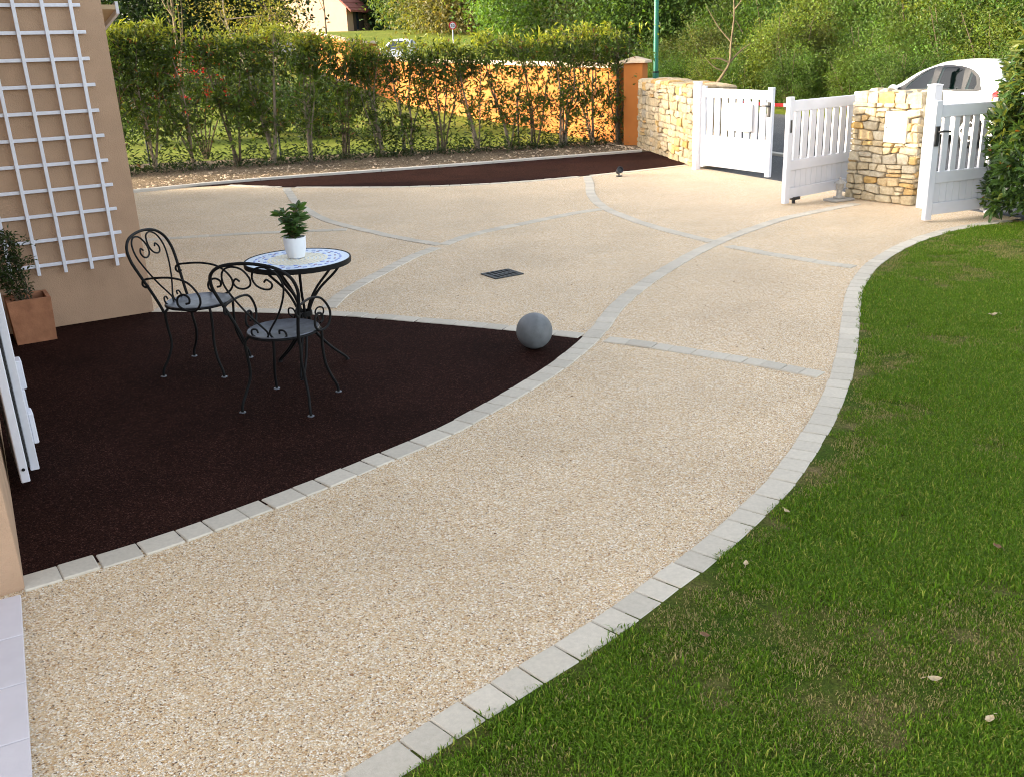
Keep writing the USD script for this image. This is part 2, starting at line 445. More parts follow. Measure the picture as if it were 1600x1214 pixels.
BANDS = {
 'lawn': [(-1.75, .9), (-1.3, 1.45), (-.8, 2.0), (-0.28, 2.53), (0.1, 2.9), (0.46, 3.3), (0.79, 3.71), (1.09, 4.15), (1.35, 4.62), (1.58, 5.09), (1.79, 5.58), (1.98, 6.08), (2.15, 6.58), (2.32, 7.09), (2.49, 7.59), (2.7, 8.08), (2.94, 8.56), (3.23, 9.01), (3.55, 9.43), (3.91, 9.82), (4.32, 10.17), (4.77, 10.44), (5.15, 10.62)],
 'patio_low': [(-2.15, 3.39), (-1.71, 3.71), (-1.31, 4.08), (-0.94, 4.48), (-0.59, 4.89), (-0.3, 5.34), (-0.03, 5.81), (0.2, 6.31), (0.38, 6.82), (0.52, 7.34), (0.71, 7.85), (0.93, 8.34), (1.17, 8.82), (1.43, 9.3), (1.71, 9.76), (2.02, 10.21), (2.35, 10.63), (2.7, 11.05), (3.11, 11.41), (3.58, 11.78), (3.9, 12.02)],
 'patio_top': [(-3.25, 7.71), (-2.7, 7.66), (-2.17, 7.56), (-1.63, 7.42), (-1.12, 7.23), (-0.62, 7.03), (-0.11, 6.80), (0.38, 6.55), (0.85, 6.27), (1.29, 5.97), (1.75, 5.60)],
 'far_mid': [(0.67, 15.3), (0.67, 14.51), (0.65, 14.0), (0.64, 13.49), (0.66, 12.98), (0.71, 12.48), (0.81, 11.98), (0.96, 11.5), (1.14, 11.02), (1.35, 10.56), (1.6, 10.12), (1.84, 9.67), (2.13, 9.27), (2.47, 8.89), (2.86, 8.50)],
 'far_left': [(-3.95, 14.93), (-3.89, 14.69), (-3.72, 14.19), (-3.55, 13.69), (-3.35, 13.19), (-3.13, 12.71), (-2.9, 12.23), (-2.63, 11.77), (-2.31, 11.36), (-1.96, 10.96), (-1.6, 10.56), (-1.12, 10.12)],
 'mid_rise': [(-1.80, 7.50), (-1.77, 8.03), (-1.66, 8.53), (-1.51, 9.03), (-1.36, 9.53), (-1.15, 10.0), (-0.94, 10.47), (-0.64, 10.89), (-0.27, 11.26), (0.08, 11.62), (0.41, 11.93), (.8, 12.2)],
 'left_thin': [(-6.5, 10.45), (-5.2, 10.75), (-4.24, 10.96), (-3.79, 11.06), (-3.33, 11.13), (-2.87, 11.16), (-2.2, 11.2)],
 'patch_edge': [(-5.0, 15.42), (-3.95, 14.98), (-2.43, 14.70), (-1.46, 14.66), (-0.5, 14.83), (0.49, 15.25), (1.55, 15.80), (2.40, 16.35)],
}
CURVES = {k: catmull(np.array(v), 14) for k, v in BANDS.items()}
LAWN_EDGE = CURVES['lawn']
KERB = [(-9.6, 12.55), (-6.26, 14.92), (-4.53, 15.95), (-1.70, 17.06), (1.60, 18.45), (2.10, 18.66)]

WALL_A, WALL_B = np.array([1.85, 19.5]), np.array([2.47, 15.86])   # front line of the left stone wall
PIL_A, PIL_B = np.array([3.88, 12.5]), np.array([4.46, 11.72])     # front line of the stone pillar

# ------------------------------------------------------------------ flat grounds
lawn_pts = [tuple(p) for p in LAWN_EDGE] + [(5.6, 10.45), (7.2, 7.2), (10.2, 0.5), (10.5, -6), (-2.6, -6)]
gravel_pts = [tuple(p) for p in LAWN_EDGE[::-1]] + [(-2.6, -6), (-8.4, -6), (-8.4, -.2), hl(-2.4, -4.0), hl(-2.2, -1), hl(-1, .5), hl(-.3, .5), hl(-.3, 8.6), (-9.6, 12.55)] + KERB[1:] + [(2.6, 15.86), (4.1, 12.85), (4.6, 12.0), (5.35, 10.75)]
gp = sg.Polygon(gravel_pts).buffer(0)
obj('gravel_driveway', sheet(gp, 0.0), 'gravel', kind='structure', label='beige bonded gravel driveway between the house, the hedge and the lawn')
patio_pts = [tuple(p) for p in CURVES['patio_low'] if p[1] < 6.50] + [tuple(p) for p in CURVES['patio_top'][::-1] if p[0] < .30] + [hl(-.3, .2), hl(-1.3, .2), hl(-1.6, -4.0)]
obj('patio', sheet(sg.Polygon(patio_pts).buffer(0), .004), 'chocolate_rubber', kind='structure', label='dark chocolate patio surface by the house wall')
patch_pts = [tuple(p) for p in CURVES['patch_edge']] + [(2.42, 16.6), (2.10, 18.62)] + KERB[::-1][1:-2] + [(-5.6, 15.30)]
obj('brown_strip', sheet(sg.Polygon(patch_pts).buffer(0), .004), 'chocolate_rubber', kind='structure', label='brown wedge of bonded surface along the far kerb')
soil_pts = KERB + [(1.95, 19.4), (1.8, 20.9), (-7.0, 19.0), (-16, 16.6), (-16, 10.2)]
obj('hedge_soil', sheet(sg.Polygon(soil_pts).buffer(0), .006), 'soil', kind='structure', label='bare stony soil strip at the foot of the hedge')
obj('lawn_ground', sheet(sg.Polygon(lawn_pts).buffer(0), .004), 'lawn_soil', kind='structure')

def strip(o0, o1, t0, t1, dz, n=40):
    V, F = [], []
    for i, t in enumerate(np.linspace(t0, t1, n)):
        for o in (o0, o1):
            p = ROAD_O + ROAD_T * t + ROAD_N * o
            V.append([p[0], p[1], float(tz(p[0], p[1])) + dz])
        if i: F.append([2 * i - 2, 2 * i - 1, 2 * i + 1, 2 * i])
    return (np.array(V), np.array(F))
obj('road', strip(2.3, 8.2, -26, 70, .010, 90), 'asphalt', kind='structure', label='grey asphalt road beyond the gates')
obj('pavement', strip(.12, 2.18, -26, 3.6, .016), 'asphalt', kind='structure', label='dark asphalt apron between the gates and the road')
kb = part('road_kerb', None)
tag(kb, 'pale kerb stones along the near edge of the road', None, None, 'structure')
for k in range(24):
    p = ROAD_O + ROAD_T * (-18 + k * 1.0) + ROAD_N * 2.24
    obj('kerb_stone', xf(box(-.06, .06, -.49, .49, -.06, .035, .01), math.atan2(-ROAD_T[0], ROAD_T[1]), (p[0], p[1], 0)), 'kerb', kb)

# kerb edging behind the brown strip
ke = part('kerb_edging', None)
tag(ke, 'thin pale concrete edging between the brown strip and the soil', None, None, 'structure')
kc = catmull(KERB, 30)
s = np.r_[0, np.cumsum(np.linalg.norm(np.diff(kc, axis=0), axis=1))]
for d in np.arange(0.5, s[-1] - .45, 1.0):
    p = np.array([np.interp(d, s, kc[:, i]) for i in (0, 1)]); q = np.array([np.interp(d + .05, s, kc[:, i]) for i in (0, 1)])
    an = math.atan2(q[1] - p[1], q[0] - p[0])
    obj('edging_stone', xf(box(-.497, .497, -.035, .035, -.1, .045, .006), an, (p[0], p[1], 0)), 'kerb', ke)

# ------------------------------------------------------------------ paver borders
LABELS = {
 'lawn': ('S-shaped border of pale grey pavers between gravel and lawn', .135),
 'patio_low': ('curved border of pale pavers from the house past the stone ball to the stone pillar', .135),
 'patio_top': ('paver border along the far edge of the dark patio, running on to the lawn border', .125),
 'far_mid': ('curved paver band from the far brown strip to the lawn border', .13),
 'far_left': ('curved paver band behind the potted plant on the table', .12),
 'mid_rise': ('curved paver band rising from the table towards the left gate', .13),
 'left_thin': ('straight thin paver band running behind the chairs from the house', .12),
 'patch_edge': ('paver edge along the near side of the far brown strip', .11)}
placed = []
prng = np.random.default_rng(11)
for key, (lab, wid) in LABELS.items():
    c = CURVES[key]
    bt = part('paver_border', None)
    tag(bt, lab, None, None, 'structure')
    s = np.r_[0, np.cumsum(np.linalg.norm(np.diff(c, axis=0), axis=1))]
    d, mine = 0.0, []
    while d < s[-1] - .05:
        L = float(prng.choice([.125, .145, .17, .20], p=[.35, .3, .2, .15]))
        m = d + L / 2
        p = np.array([np.interp(m, s, c[:, i]) for i in (0, 1)])
        t0 = np.array([np.interp(m - .05, s, c[:, i]) for i in (0, 1)]); t1 = np.array([np.interp(m + .05, s, c[:, i]) for i in (0, 1)])
        an = math.atan2(*(t1 - t0)[::-1])
        d += L
        if any(np.min(np.hypot(*(o - p).T)) < .118 for o in placed):
            continue
        mine.append(p)
        jit = prng.normal(size=3)
        b = box(-L / 2 + .0025, L / 2 - .0025, -wid / 2, wid / 2, -.05, .0085 + .0012 * jit[0], .0045)
        obj('paver', xf(b, an + .012 * jit[1], (p[0] + .002 * jit[2], p[1], 0)), 'paver', bt)
    # later bands keep clear of this whole band
    placed.append(c)

# ------------------------------------------------------------------ tiled terrace at the left edge
tt = part('tiled_terrace', None)
tag(tt, 'pale lilac floor tiles beside the end of the house wall', None, None, 'structure')
obj('bedding', prism([(-2.10 + .477 * a_ - .879 * b_, 3.29 - .879 * a_ - .477 * b_) for a_, b_ in ((-.01, .003), (3.2, .003), (3.2, 1.92), (-.01, 1.92))], -.04, .006), 'grout', tt)
TD = np.array([.477, -.879]); TO = np.array([-2.10, 3.29]); TN = np.array([-.879, -.477])
for i in range(10):
    for j in range(6):
        x0 = TO + TD * (i * .322 - .01) + TN * (j * .322)
        o = x0 + TD * .16 + TN * .16
        obj('floor_tile', xf(box(-.1585, .1585, -.1585, .1585, -.02, .0165, .002), math.atan2(TD[1], TD[0]), (o[0], o[1], 0)), 'tile', tt)

# ------------------------------------------------------------------ the house
house = thing('house', (HC[0], HC[1], 0), HRZ, 'tan rendered house at the left with a wall end, folded shutters and trellis wall', 'house')
obj('wall', prism([(-7.5, 0), (0, 0), (0, 8.6), (-7.5, 8.6)], -.1, 2.60), 'stucco', house)
obj('wall', prism([(-7.5, -4.23), (-1.39, -4.23), (-1.205, -.002), (-7.5, -.002)], -.1, 2.55), 'stucco', house, label='tan wall beside the patio ending in a narrow face')
def hull(pts):
    h = trimesh.convex.convex_hull(np.array(pts, float)); return (np.array(h.vertices), np.array(h.faces))
EV, PIT = 2.62, .33
def roofpts(x0, x1, y0, y1, hip0, hip1, x1b=None):
    mx = (x0 + x1) / 2; hw = (x1 - x0) / 2
    pts = [(x, y, z) for x in (x0, x1) for y in (y0, y1) for z in (EV, EV + .1)]
    pts += [(mx, y0 + (hw if hip0 else 0), EV + .1 + hw * PIT), (mx, y1 - (hw if hip1 else 0), EV + .1 + hw * PIT)]
    return hull(pts)
rf = obj('roof', roofpts(-7.85, .38, .003, 8.95, False, True), 'roof_tile', house)
obj('roof', roofpts(-7.85, -.95, -4.62, 0, True, False), 'roof_tile', house)
obj('gutter', cat_([tube([(.43, -.05, EV + .03), (.43, 8.98, EV + .03)], .05, 8)]), 'white_pvc', house)
# folded shutters against the patio wall
sh = part('shutter', house)
tag(sh, 'white folding shutter leaves stacked against the wall')
def wx(y): return -1.205 - .185 * (-y / 4.23)
for k, (y0, off, z0) in enumerate([(-3.22, .045, .05), (-3.16, .098, .08)]):
    obj('leaf', box(wx(-3) + off, wx(-3) + off + .04, y0, y0 + .62, z0, 2.25, .004), 'white_paint', sh)
obj('gasket', box(wx(-3) + .086, wx(-3) + .097, -3.20, -2.62, .12, 2.2), 'gasket', sh)
for (y, z0, z1, w) in [(-3.12, .20, .36, .05), (-2.5, .30, .46, .11), (-2.52, .14, .30, .08)]:
    obj('shutter_stop', box(wx(-3) + .139, wx(-3) + .139 + w * .5, y, y + .10, z0, z1, .005), 'white_paint', sh)
obj('bolt', xf(tube([(0, -.004, 0), (0, .0, 0)], .008, 8), 0, (wx(-3) + .065, -3.222, .12)), 'black_iron', sh)
# the small canopy edge that shows past the corner
cn = part('canopy', house)
obj('soffit', hull([(.02, 2.2, 2.40), (.50, 2.2, 2.40), (.02, 3.4, 2.22), (.50, 3.4, 2.22), (.02, 2.2, 2.44), (.50, 2.2, 2.44), (.02, 3.4, 2.26), (.50, 3.4, 2.26)]), 'stucco_light', cn)
obj('fascia', hull([(.502, 2.2, 2.36), (.53, 2.2, 2.36), (.502, 3.4, 2.18), (.53, 3.4, 2.18), (.502, 2.2, 2.47), (.53, 2.2, 2.47), (.502, 3.4, 2.29), (.53, 3.4, 2.29)]), 'white_paint', cn)

# ------------------------------------------------------------------ trellis
tr = thing('trellis', (HC[0], HC[1], 0), HRZ, 'white square-grid wooden trellis fixed on the tan house wall', 'trellis')
for i in range(14):
    z = .497 + .1848 * i
    th_ = .016 if i in (0, 6) else .012
    obj('slat', box(-1.12, -.145 + .004 * math.sin(i * 3), -.030 - (th_ - .012), -.018, z - .0125, z + .0125, .002), 'white_paint', tr)
for k in range(5):
    x = -.215 - .187 * k
    obj('slat', box(x - .0125, x + .0125, -.0435, -.0315, .425, 3.0, .002), 'white_paint', tr)
for x, z in [(-.215, .682), (-.776, .682), (-.215, 1.791), (-.776, 1.791)]:
    obj('bracket', box(x - .012, x + .012, -.0175, -.001, z - .012, z + .012), 'white_paint', tr)

# ------------------------------------------------------------------ rubble stone walls
def rubble_face(parent, A, B, z1, rng, depth=.11, mean_h=.095, z0=0.0, wr=(.09, .24), holes=(), mat='rubble'):
    """Random rubble over the upright face from A to B (plan points), seen from its right-hand side looking from A to B:
    wavy courses, leaning upright joints, knocked-off corners, faces proud or sunk by a centimetre or two."""
    A, B = np.asarray(A, float), np.asarray(B, float)
    L = np.linalg.norm(B - A); t = (B - A) / L
    rz = math.atan2(t[1], t[0])
    zs = [z0]
    while zs[-1] < z1 - .02:
        h = rng.uniform(.62, 1.42) * mean_h
        zs.append(z1 if z1 - (zs[-1] + h) < .055 else zs[-1] + h)
    ph = rng.uniform(0, 6.28, (len(zs), 3)); fq = rng.uniform(5, 17, (len(zs), 3))
    def line(k, x):
        if k == 0 or k == len(zs) - 1: return zs[k]
        return zs[k] + .26 * mean_h * float(np.mean(np.sin(fq[k] * x + ph[k])))
    for k in range(len(zs) - 1):
        xs = [0.0]
        while xs[-1] < L - .001:
            w = rng.uniform(*wr)
            xs.append(L if L - (xs[-1] + w) < .06 else xs[-1] + w)
        lean = [0.0] + list(rng.uniform(-.022, .022, len(xs) - 2)) + [0.0]
        for q in range(len(xs) - 1):
            x0, x1 = xs[q], xs[q + 1]
            l0, l1 = lean[q], lean[q + 1]
            xm = (x0 + x1) / 2 + rng.uniform(-.2, .2) * (x1 - x0)
            P = [(x0 - l0, line(k, x0)), (xm, line(k, xm)), (x1 - l1, line(k, x1)), (x1 + l1, line(k + 1, x1)), (xm, line(k + 1, xm)), (x0 + l0, line(k + 1, x0))]
            pol = sg.Polygon(P).convex_hull
            pol = pol.buffer(-rng.uniform(.003, .008), join_style='mitre')
            if pol.is_empty or pol.area < 8e-4: continue
            subs = [pol]
            mnx, mnz, mxx, mxz = pol.bounds
            if mxz - mnz > .095 and rng.random() < .25:         # two thin stones in one course
                zc = mnz + (mxz - mnz) * rng.uniform(.4, .6); tl = rng.uniform(-.015, .015)
                cut = [sg.Polygon([(mnx - 1, mnz - 1), (mxx + 1, mnz - 1), (mxx + 1, zc - .004 + tl), (mnx - 1, zc - .004 - tl)]), sg.Polygon([(mnx - 1, zc + .004 - tl), (mxx + 1, zc + .004 + tl), (mxx + 1, mxz + 1), (mnx - 1, mxz + 1)])]
                subs = [pol.intersection(c_) for c_ in cut]
            for p_ in subs:
                if p_.is_empty or p_.area < 6e-4: continue
                c = np.array(p_.centroid.coords[0])
                if any(a0 < c[0] < a1 and b0 < c[1] < b1 for a0, a1, b0, b1 in holes): continue
                for hb in holes:
                    p_ = p_.difference(sg.box(hb[0] - .012, hb[2] - .012, hb[1] + .012, hb[3] + .012))
                if p_.is_empty: continue
                if p_.geom_type != 'Polygon': p_ = max(p_.geoms, key=lambda g_: g_.area)
                e = np.array(p_.convex_hull.exterior.coords)[:-1]
                ring = []
                for m_ in range(len(e)):                         # knock some corners off
                    a_, b_, c2 = e[m_ - 1], e[m_], e[(m_ + 1) % len(e)]
                    if rng.random() < .55:
                        ring += [b_ + (a_ - b_) * rng.uniform(.08, .28), b_ + (c2 - b_) * rng.uniform(.08, .28)]
                    else:
                        ring.append(b_)
                ring = np.array(ring)
                out = rng.uniform(-.020, .012)
                ins = rng.uniform(.70, .86)
                f1 = c + (ring - c) * ins * rng.uniform(.9, 1.06, (len(ring), 1)); f2 = c + (ring - c) * .965
                V = np.vstack([np.column_stack([f1[:, 0], out + rng.uniform(-.007, .006, len(ring)), f1[:, 1]]), np.column_stack([f2[:, 0], out + .012 + rng.uniform(-.003, .006, len(ring)), f2[:, 1]]),
                               np.column_stack([ring[:, 0], np.full(len(ring), .035), ring[:, 1]]), np.column_stack([f1[:, 0], np.full(len(ring), depth), f1[:, 1]])])
                hm = trimesh.convex.convex_hull(V)
                obj('stone', xf((np.array(hm.vertices), np.array(hm.faces)), rz, (A[0], A[1], 0)), mat, parent)

def solid(A, B, th, z1, inset, zb=-.1):
    A, B = np.asarray(A, float), np.asarray(B, float)
    t = (B - A) / np.linalg.norm(B - A); nrm = np.array([-t[1], t[0]])
    q = [A + t * inset + nrm * inset, B - t * inset + nrm * inset, B - t * inset + nrm * (th - inset), A + t * inset + nrm * (th - inset)]
    return prism([tuple(p) for p in q], zb, z1), t, nrm

srng = np.random.default_rng(21)
# the right-hand pillar, with the meter box
pil = thing('stone_pillar', label='square rubble-stone pillar with a white meter box between the gate and the wicket', cat='pillar')
core, t, nr = solid(PIL_A, PIL_B, .46, 1.31, .04)
obj('core', core, 'mortar', pil)
Lp = np.linalg.norm(PIL_B - PIL_A)
PA2, PB2 = PIL_A + nr * .46, PIL_B + nr * .46
rubble_face(pil, PIL_A, PIL_B, 1.20, srng, mat='limestone', mean_h=.088, wr=(.10, .23), holes=[(.505, .805, .735, 1.105)])
rubble_face(pil, PIL_B + nr * .03, PB2, 1.20, srng, mat='limestone', mean_h=.1, wr=(.12, .24))
rubble_face(pil, PA2, PIL_A + nr * .03, 1.20, srng, mat='limestone', mean_h=.1, wr=(.12, .24))
rubble_face(pil, PB2, PA2, 1.20, srng, mat='limestone', mean_h=.12, wr=(.14, .30))
# top courses: big rounded stones
def cap_stones(parent, A, B, th, z, rng, wr=(.14, .26), hr=(.10, .16), rows=2, mat='rubble'):
    A, B = np.asarray(A, float), np.asarray(B, float)
    L = np.linalg.norm(B - A); t = (B - A) / L; nrm = np.array([-t[1], t[0]])
    rz = math.atan2(t[1], t[0])
    for r_ in range(rows):
        x = 0.0
        while x < L - .02:
            w = min(rng.uniform(*wr), L - x)
            if L - (x + w) < .07: w = L - x
            h = rng.uniform(*hr); dd = th / rows
            P = np.vstack([np.array([[sx * w / 2 * a_, sy * dd / 2 * a_, b_ * h] for sx in (-1, -.4, .4, 1) for sy in (-1, -.3, .3, 1)]) * rng.uniform(.93, 1.0, (16, 1)) for a_, b_ in ((.92, 0), (.98, .35), (.88, .8), (.55, 1.0))])
            hm = trimesh.convex.convex_hull(P)
            p = A + t * (x + w / 2) + nrm * (dd * (r_ + .5))
            obj('stone', xf((np.array(hm.vertices), np.array(hm.faces)), rz, (p[0], p[1], z - .01)), mat, parent)
            x += w
cap_stones(pil, PIL_A + t * .03, PIL_B, .46, 1.20, srng, hr=(.12, .165), mat='limestone')

mb = thing('meter_box', (*(PIL_A + t * .655), .92), math.atan2(t[1], t[0]), 'white meter box set in the front of the stone pillar', 'meter box')
obj('case', box(-.150, .150, -.014, .10, -.185, .185, .006), 'white_enamel', mb)
obj('door', box(-.138, .138, -.026, -.0145, -.170, .172, .005), 'white_enamel', mb)
obj('lock', xf(tube([(0, 0, 0), (0, -.008, 0)], .011, 12), 0, (-.105, -.026, -.01)), 'zinc', mb)

# the left-hand wall
lw = thing('stone_wall', label='long rubble-stone wall left of the open gate, half in sun', cat='wall')
core, t2, n2 = solid(WALL_A, WALL_B, .66, 1.26, .04)
obj('core', core, 'mortar', lw)
WA2, WB2 = WALL_A + n2 * .66, WALL_B + n2 * .66
rubble_face(lw, WALL_A, WALL_B, 1.24, srng, mean_h=.115, wr=(.12, .32))
rubble_face(lw, WALL_B + n2 * .03, WB2, 1.24, srng, mean_h=.12, wr=(.14, .28))
rubble_face(lw, WA2 + t2 * .02, WALL_A + t2 * .02, 1.24, srng, mean_h=.14, wr=(.18, .32))
cap_stones(lw, WALL_A + t2 * .02, WALL_B, .66, 1.24, srng, wr=(.20, .36), hr=(.055, .085), rows=2)

# ------------------------------------------------------------------ gates
def leaf_gate(name, loc, rz, L, n_slots, slot, label, boards, flip=1):
    """A gate leaf lying along +x from its hinge; its seen face looks along flip * -y."""
    g = thing(name, loc, rz, label, 'gate')
    st, T = .095, .045
    f = flip
    obj('stile', box(0, st, -.03, .03, .05, 1.29, .005), 'white_pvc', g)
    obj('stile', box(L - st, L, -.03, .03, .02, 1.30, .005), 'white_pvc', g)
    obj('top_rail', box(st + .0005, L - st - .0005, -.024, .024, 1.125, 1.255, .005), 'white_pvc', g)
    obj('middle_rail', box(st + .0005, L - st - .0005, -.024, .024, .42, .545, .005), 'white_pvc', g)
    obj('bottom_rail', box(st + .0005, L - st - .0005, -.024, .024, .075, .205, .005), 'white_pvc', g)
    W = L - 2 * st
    sw = (W - n_slots * slot) / (n_slots - 1)
    for i in range(n_slots - 1):
        x = st + slot + i * (sw + slot)
        obj('slat', box(x, x + sw, -.014, .014, .5455, 1.1245, .003), 'white_pvc', g)
    bw = W / boards
    for i in range(boards):
        obj('panel_board', box(st + i * bw + .001, st + (i + 1) * bw - .001, -.012, .012, .2055, .4195, .004), 'white_pvc', g)
    return g

def handle(g, x, y, z, s, away):
    """Black lever handle with its long plate, s = side of the leaf, away = which way the lever points along x."""
    obj('handle_plate', hull([(x + dx * .028, y + s * dy, z + dz) for dx in (-1, 1) for dy in (0, .012) for dz in (-.105, .105)] + [(x + dx * .020, y + s * .018, z + dz) for dx in (-1, 1) for dz in (-.095, .095)]), 'black_plastic', g)
    obj('handle', tube(catmull([(x, y + s * .012, z + .05), (x, y + s * .05, z + .05), (x + away * .03, y + s * .056, z + .052), (x + away * .085, y + s * .056, z + .05), (x + away * .135, y + s * .054, z + .046)], 5), .0115, 8), 'black_plastic', g)

# left leaf: nearly shut
A = np.array([2.52, 15.78]); d = np.array([3.35, 14.47]) - A; rz = math.atan2(d[1], d[0])
gl = leaf_gate('gate_leaf', (A[0], A[1], 0), rz, float(np.linalg.norm(d)), 9, .052, 'sunlit white gate leaf left of the opening, nearly shut, with a letter box', 12)
Ll = float(np.linalg.norm(d))
handle(gl, Ll - .045, -.031, .99, -1, -1)
obj('hinge', box(-.02, .03, -.045, .045, .22, .30, .006), 'white_pvc', gl)
obj('hinge', box(-.02, .03, -.045, .045, 1.02, 1.10, .006), 'white_pvc', gl)
c_, s_ = math.cos(rz), math.sin(rz)
lb = thing('letter_box', (A[0] + .95 * c_, A[1] + .95 * s_, .86), rz, 'white letter box mounted on the slats of the sunlit gate leaf', 'letter box')
obj('case', box(-.215, .215, -.13, -.0245, -.20, .20, .008), 'white_enamel', lb)
obj('door', box(-.205, .205, -.140, -.1305, -.19, .13, .004), 'white_enamel', lb)
obj('flap', box(-.16, .16, -.143, -.1305, .145, .185, .004), 'white_enamel', lb)
obj('lock', xf(tube([(0, 0, 0), (0, -.008, 0)], .010, 10), 0, (.0, -.140, -.15)), 'zinc', lb)

# middle leaf: swung into the drive
F_ = np.array([2.965, 12.04]); d = np.array([.772, .635]); d /= np.linalg.norm(d); Lm = 1.52
Hn = F_ + d * Lm
gm = leaf_gate('gate_leaf', (Hn[0], Hn[1], 0), math.atan2(-d[1], -d[0]), Lm, 9, .055, 'shaded white gate leaf swung open beside the stone pillar', 12)
obj('lock_plate', box(Lm - .062, Lm - .030, .0305, .036, .88, 1.03, .002), 'black_plastic', gm)
obj('foot', cat_([tube([(Lm - .22, .0, .10), (Lm - .22, .0, -.0)], .022, 10), hull([(Lm - .29 + a_, b_, z_) for a_ in (0, .12) for b_ in (-.02, .05) for z_ in (.05, .085)])]), 'black_plastic', gm)

# wicket
Fw = np.array([4.20, 10.66]); dw = np.array([.91, .41]); dw /= np.linalg.norm(dw); Lw = .98
Hw = Fw + dw * Lw
gw = leaf_gate('wicket_gate', (Hw[0], Hw[1], 0), math.atan2(-dw[1], -dw[0]), Lw, 6, .065, 'pale blue-shaded white wicket gate with a black handle beside the laurel bush', 8)
handle(gw, Lw - .045, .031, .93, 1, -1)

def post(name, p, rz, w, h, label):
    t_ = thing(name, (p[0], p[1], 0), rz, label, 'gate post')
    obj('shaft', box(-w / 2, w / 2, -w / 2, w / 2, -.05, h, .005), 'white_pvc', t_)
    obj('cap', hull([(sx * (w / 2 + .004), sy * (w / 2 + .004), z) for sx in (-1, 1) for sy in (-1, 1) for z in (h + .0005, h + .012)] + [(0, 0, h + .022)]), 'white_pvc', t_)
    return t_
orz = math.atan2(-ROAD_T[1], -ROAD_T[0])
post('gate_post', (2.455, 15.79), orz, .10, 1.34, 'slim white gate post at the end of the left stone wall')
pw = post('gate_post', (4.555, 11.60), orz, .12, 1.41, 'tall white gate post right of the stone pillar')
obj('strike_plate', xf(box(.0605, .064, -.02, .012, .86, 1.05), 0, (0, 0, 0)), 'cast_iron', pw)
post('gate_post', (Hw[0] + .07, Hw[1] + .05), orz, .12, 1.41, 'white gate post of the wicket, half hidden by the laurel')

# stone lantern figure on its slab
ln = thing('stone_lantern', (3.745, 12.30, 0), .5, 'small grey cast-stone lantern standing on a slab at the foot of the pillar', 'lantern')
obj('slab', box(-.17, .17, -.11, .11, .002, .028, .006), 'cast_stone', ln)
obj('base', box(-.055, .055, -.055, .055, .0285, .055, .006), 'cast_stone', ln)
obj('column', xf(lathe([(0, .055), (.042, .055), (.038, .09), (.040, .14), (.050, .155), (.050, .165), (0, .165)], 8), .4), 'cast_stone', ln)
obj('light_box', box(-.038, .038, -.038, .038, .1655, .215, .006), 'cast_stone', ln)
obj('roof', hull([(sx * .056, sy * .056, .2155) for sx in (-1, 1) for sy in (-1, 1)] + [(sx * .05, sy * .05, .226) for sx in (-1, 1) for sy in (-1, 1)] + [(sx * .014, sy * .014, .262) for sx in (-1, 1) for sy in (-1, 1)]), 'cast_stone', ln)
obj('finial', xf(lathe([(0, 0), (.012, 0), (.018, .014), (.012, .028), (0, .034)], 10), 0, (0, 0, .2625)), 'cast_stone', ln)

# ------------------------------------------------------------------ drain grate
gr = thing('drain_grate', (-.415, 8.675, 0), math.atan2(.18, .26), 'black cast-iron drain grate set in the gravel', 'drain grate')
gw_, gd_ = .305, .26
obj('frame', cat_([box(-gw_ / 2, gw_ / 2, -gd_ / 2, -gd_ / 2 + .018, -.02, .011), box(-gw_ / 2, gw_ / 2, gd_ / 2 - .018, gd_ / 2, -.02, .011), box(-gw_ / 2, -gw_ / 2 + .018, -gd_ / 2 + .018, gd_ / 2 - .018, -.02, .0105), box(gw_ / 2 - .018, gw_ / 2, -gd_ / 2 + .018, gd_ / 2 - .018, -.02, .0105)]), 'cast_iron', gr)
obj('sump', box(-gw_ / 2 + .019, gw_ / 2 - .019, -gd_ / 2 + .019, gd_ / 2 - .019, -.01, .0025), 'dark_void', gr)
for i in range(6):
    x = -gw_ / 2 + .030 + i * (gw_ - .060) / 5
    obj('bar', box(x - .009, x + .009, -gd_ / 2 + .0185, gd_ / 2 - .0185, .003, .0095, .002), 'cast_iron', gr)
obj('cross_bar', box(-gw_ / 2 + .0185, gw_ / 2 - .0185, -.012, .012, .003, .0100, .002), 'cast_iron', gr)

# ------------------------------------------------------------------ stone ball
bl = thing('stone_ball', (-.10, 6.38, 0), .3, 'grey polished stone ball resting on the dark patio', 'ball')
sp = trimesh.creation.icosphere(5, .125)
v = np.array(sp.vertices) * (1 + .003 * meshkit.fbm(np.array(sp.vertices) * 14)[:, None])
obj('ball', (v + [0, 0, .127], np.array(sp.faces)), 'granite_ball', bl, smooth=True)

# small spotlight on the brown strip
sl = thing('garden_spotlight', (1.16, 15.17, .004), .4, 'small black garden spotlight on the brown strip', 'spotlight')
obj('base', lathe([(0, 0), (.05, 0), (.05, .012), (0, .014)], 14), 'black_plastic', sl)
obj('stem', tube([(0, 0, .014), (0, 0, .05)], .012, 8), 'black_plastic', sl)
Mx = np.array([[1, 0, 0], [0, math.cos(1.1), -math.sin(1.1)], [0, math.sin(1.1), math.cos(1.1)]])
obj('head', xf(lathe([(0, -.05), (.035, -.05), (.045, .02), (.055, .05), (.045, .05), (.04, .03), (0, .03)], 14), 0, (0, 0, .085), Mx), 'black_plastic', sl)

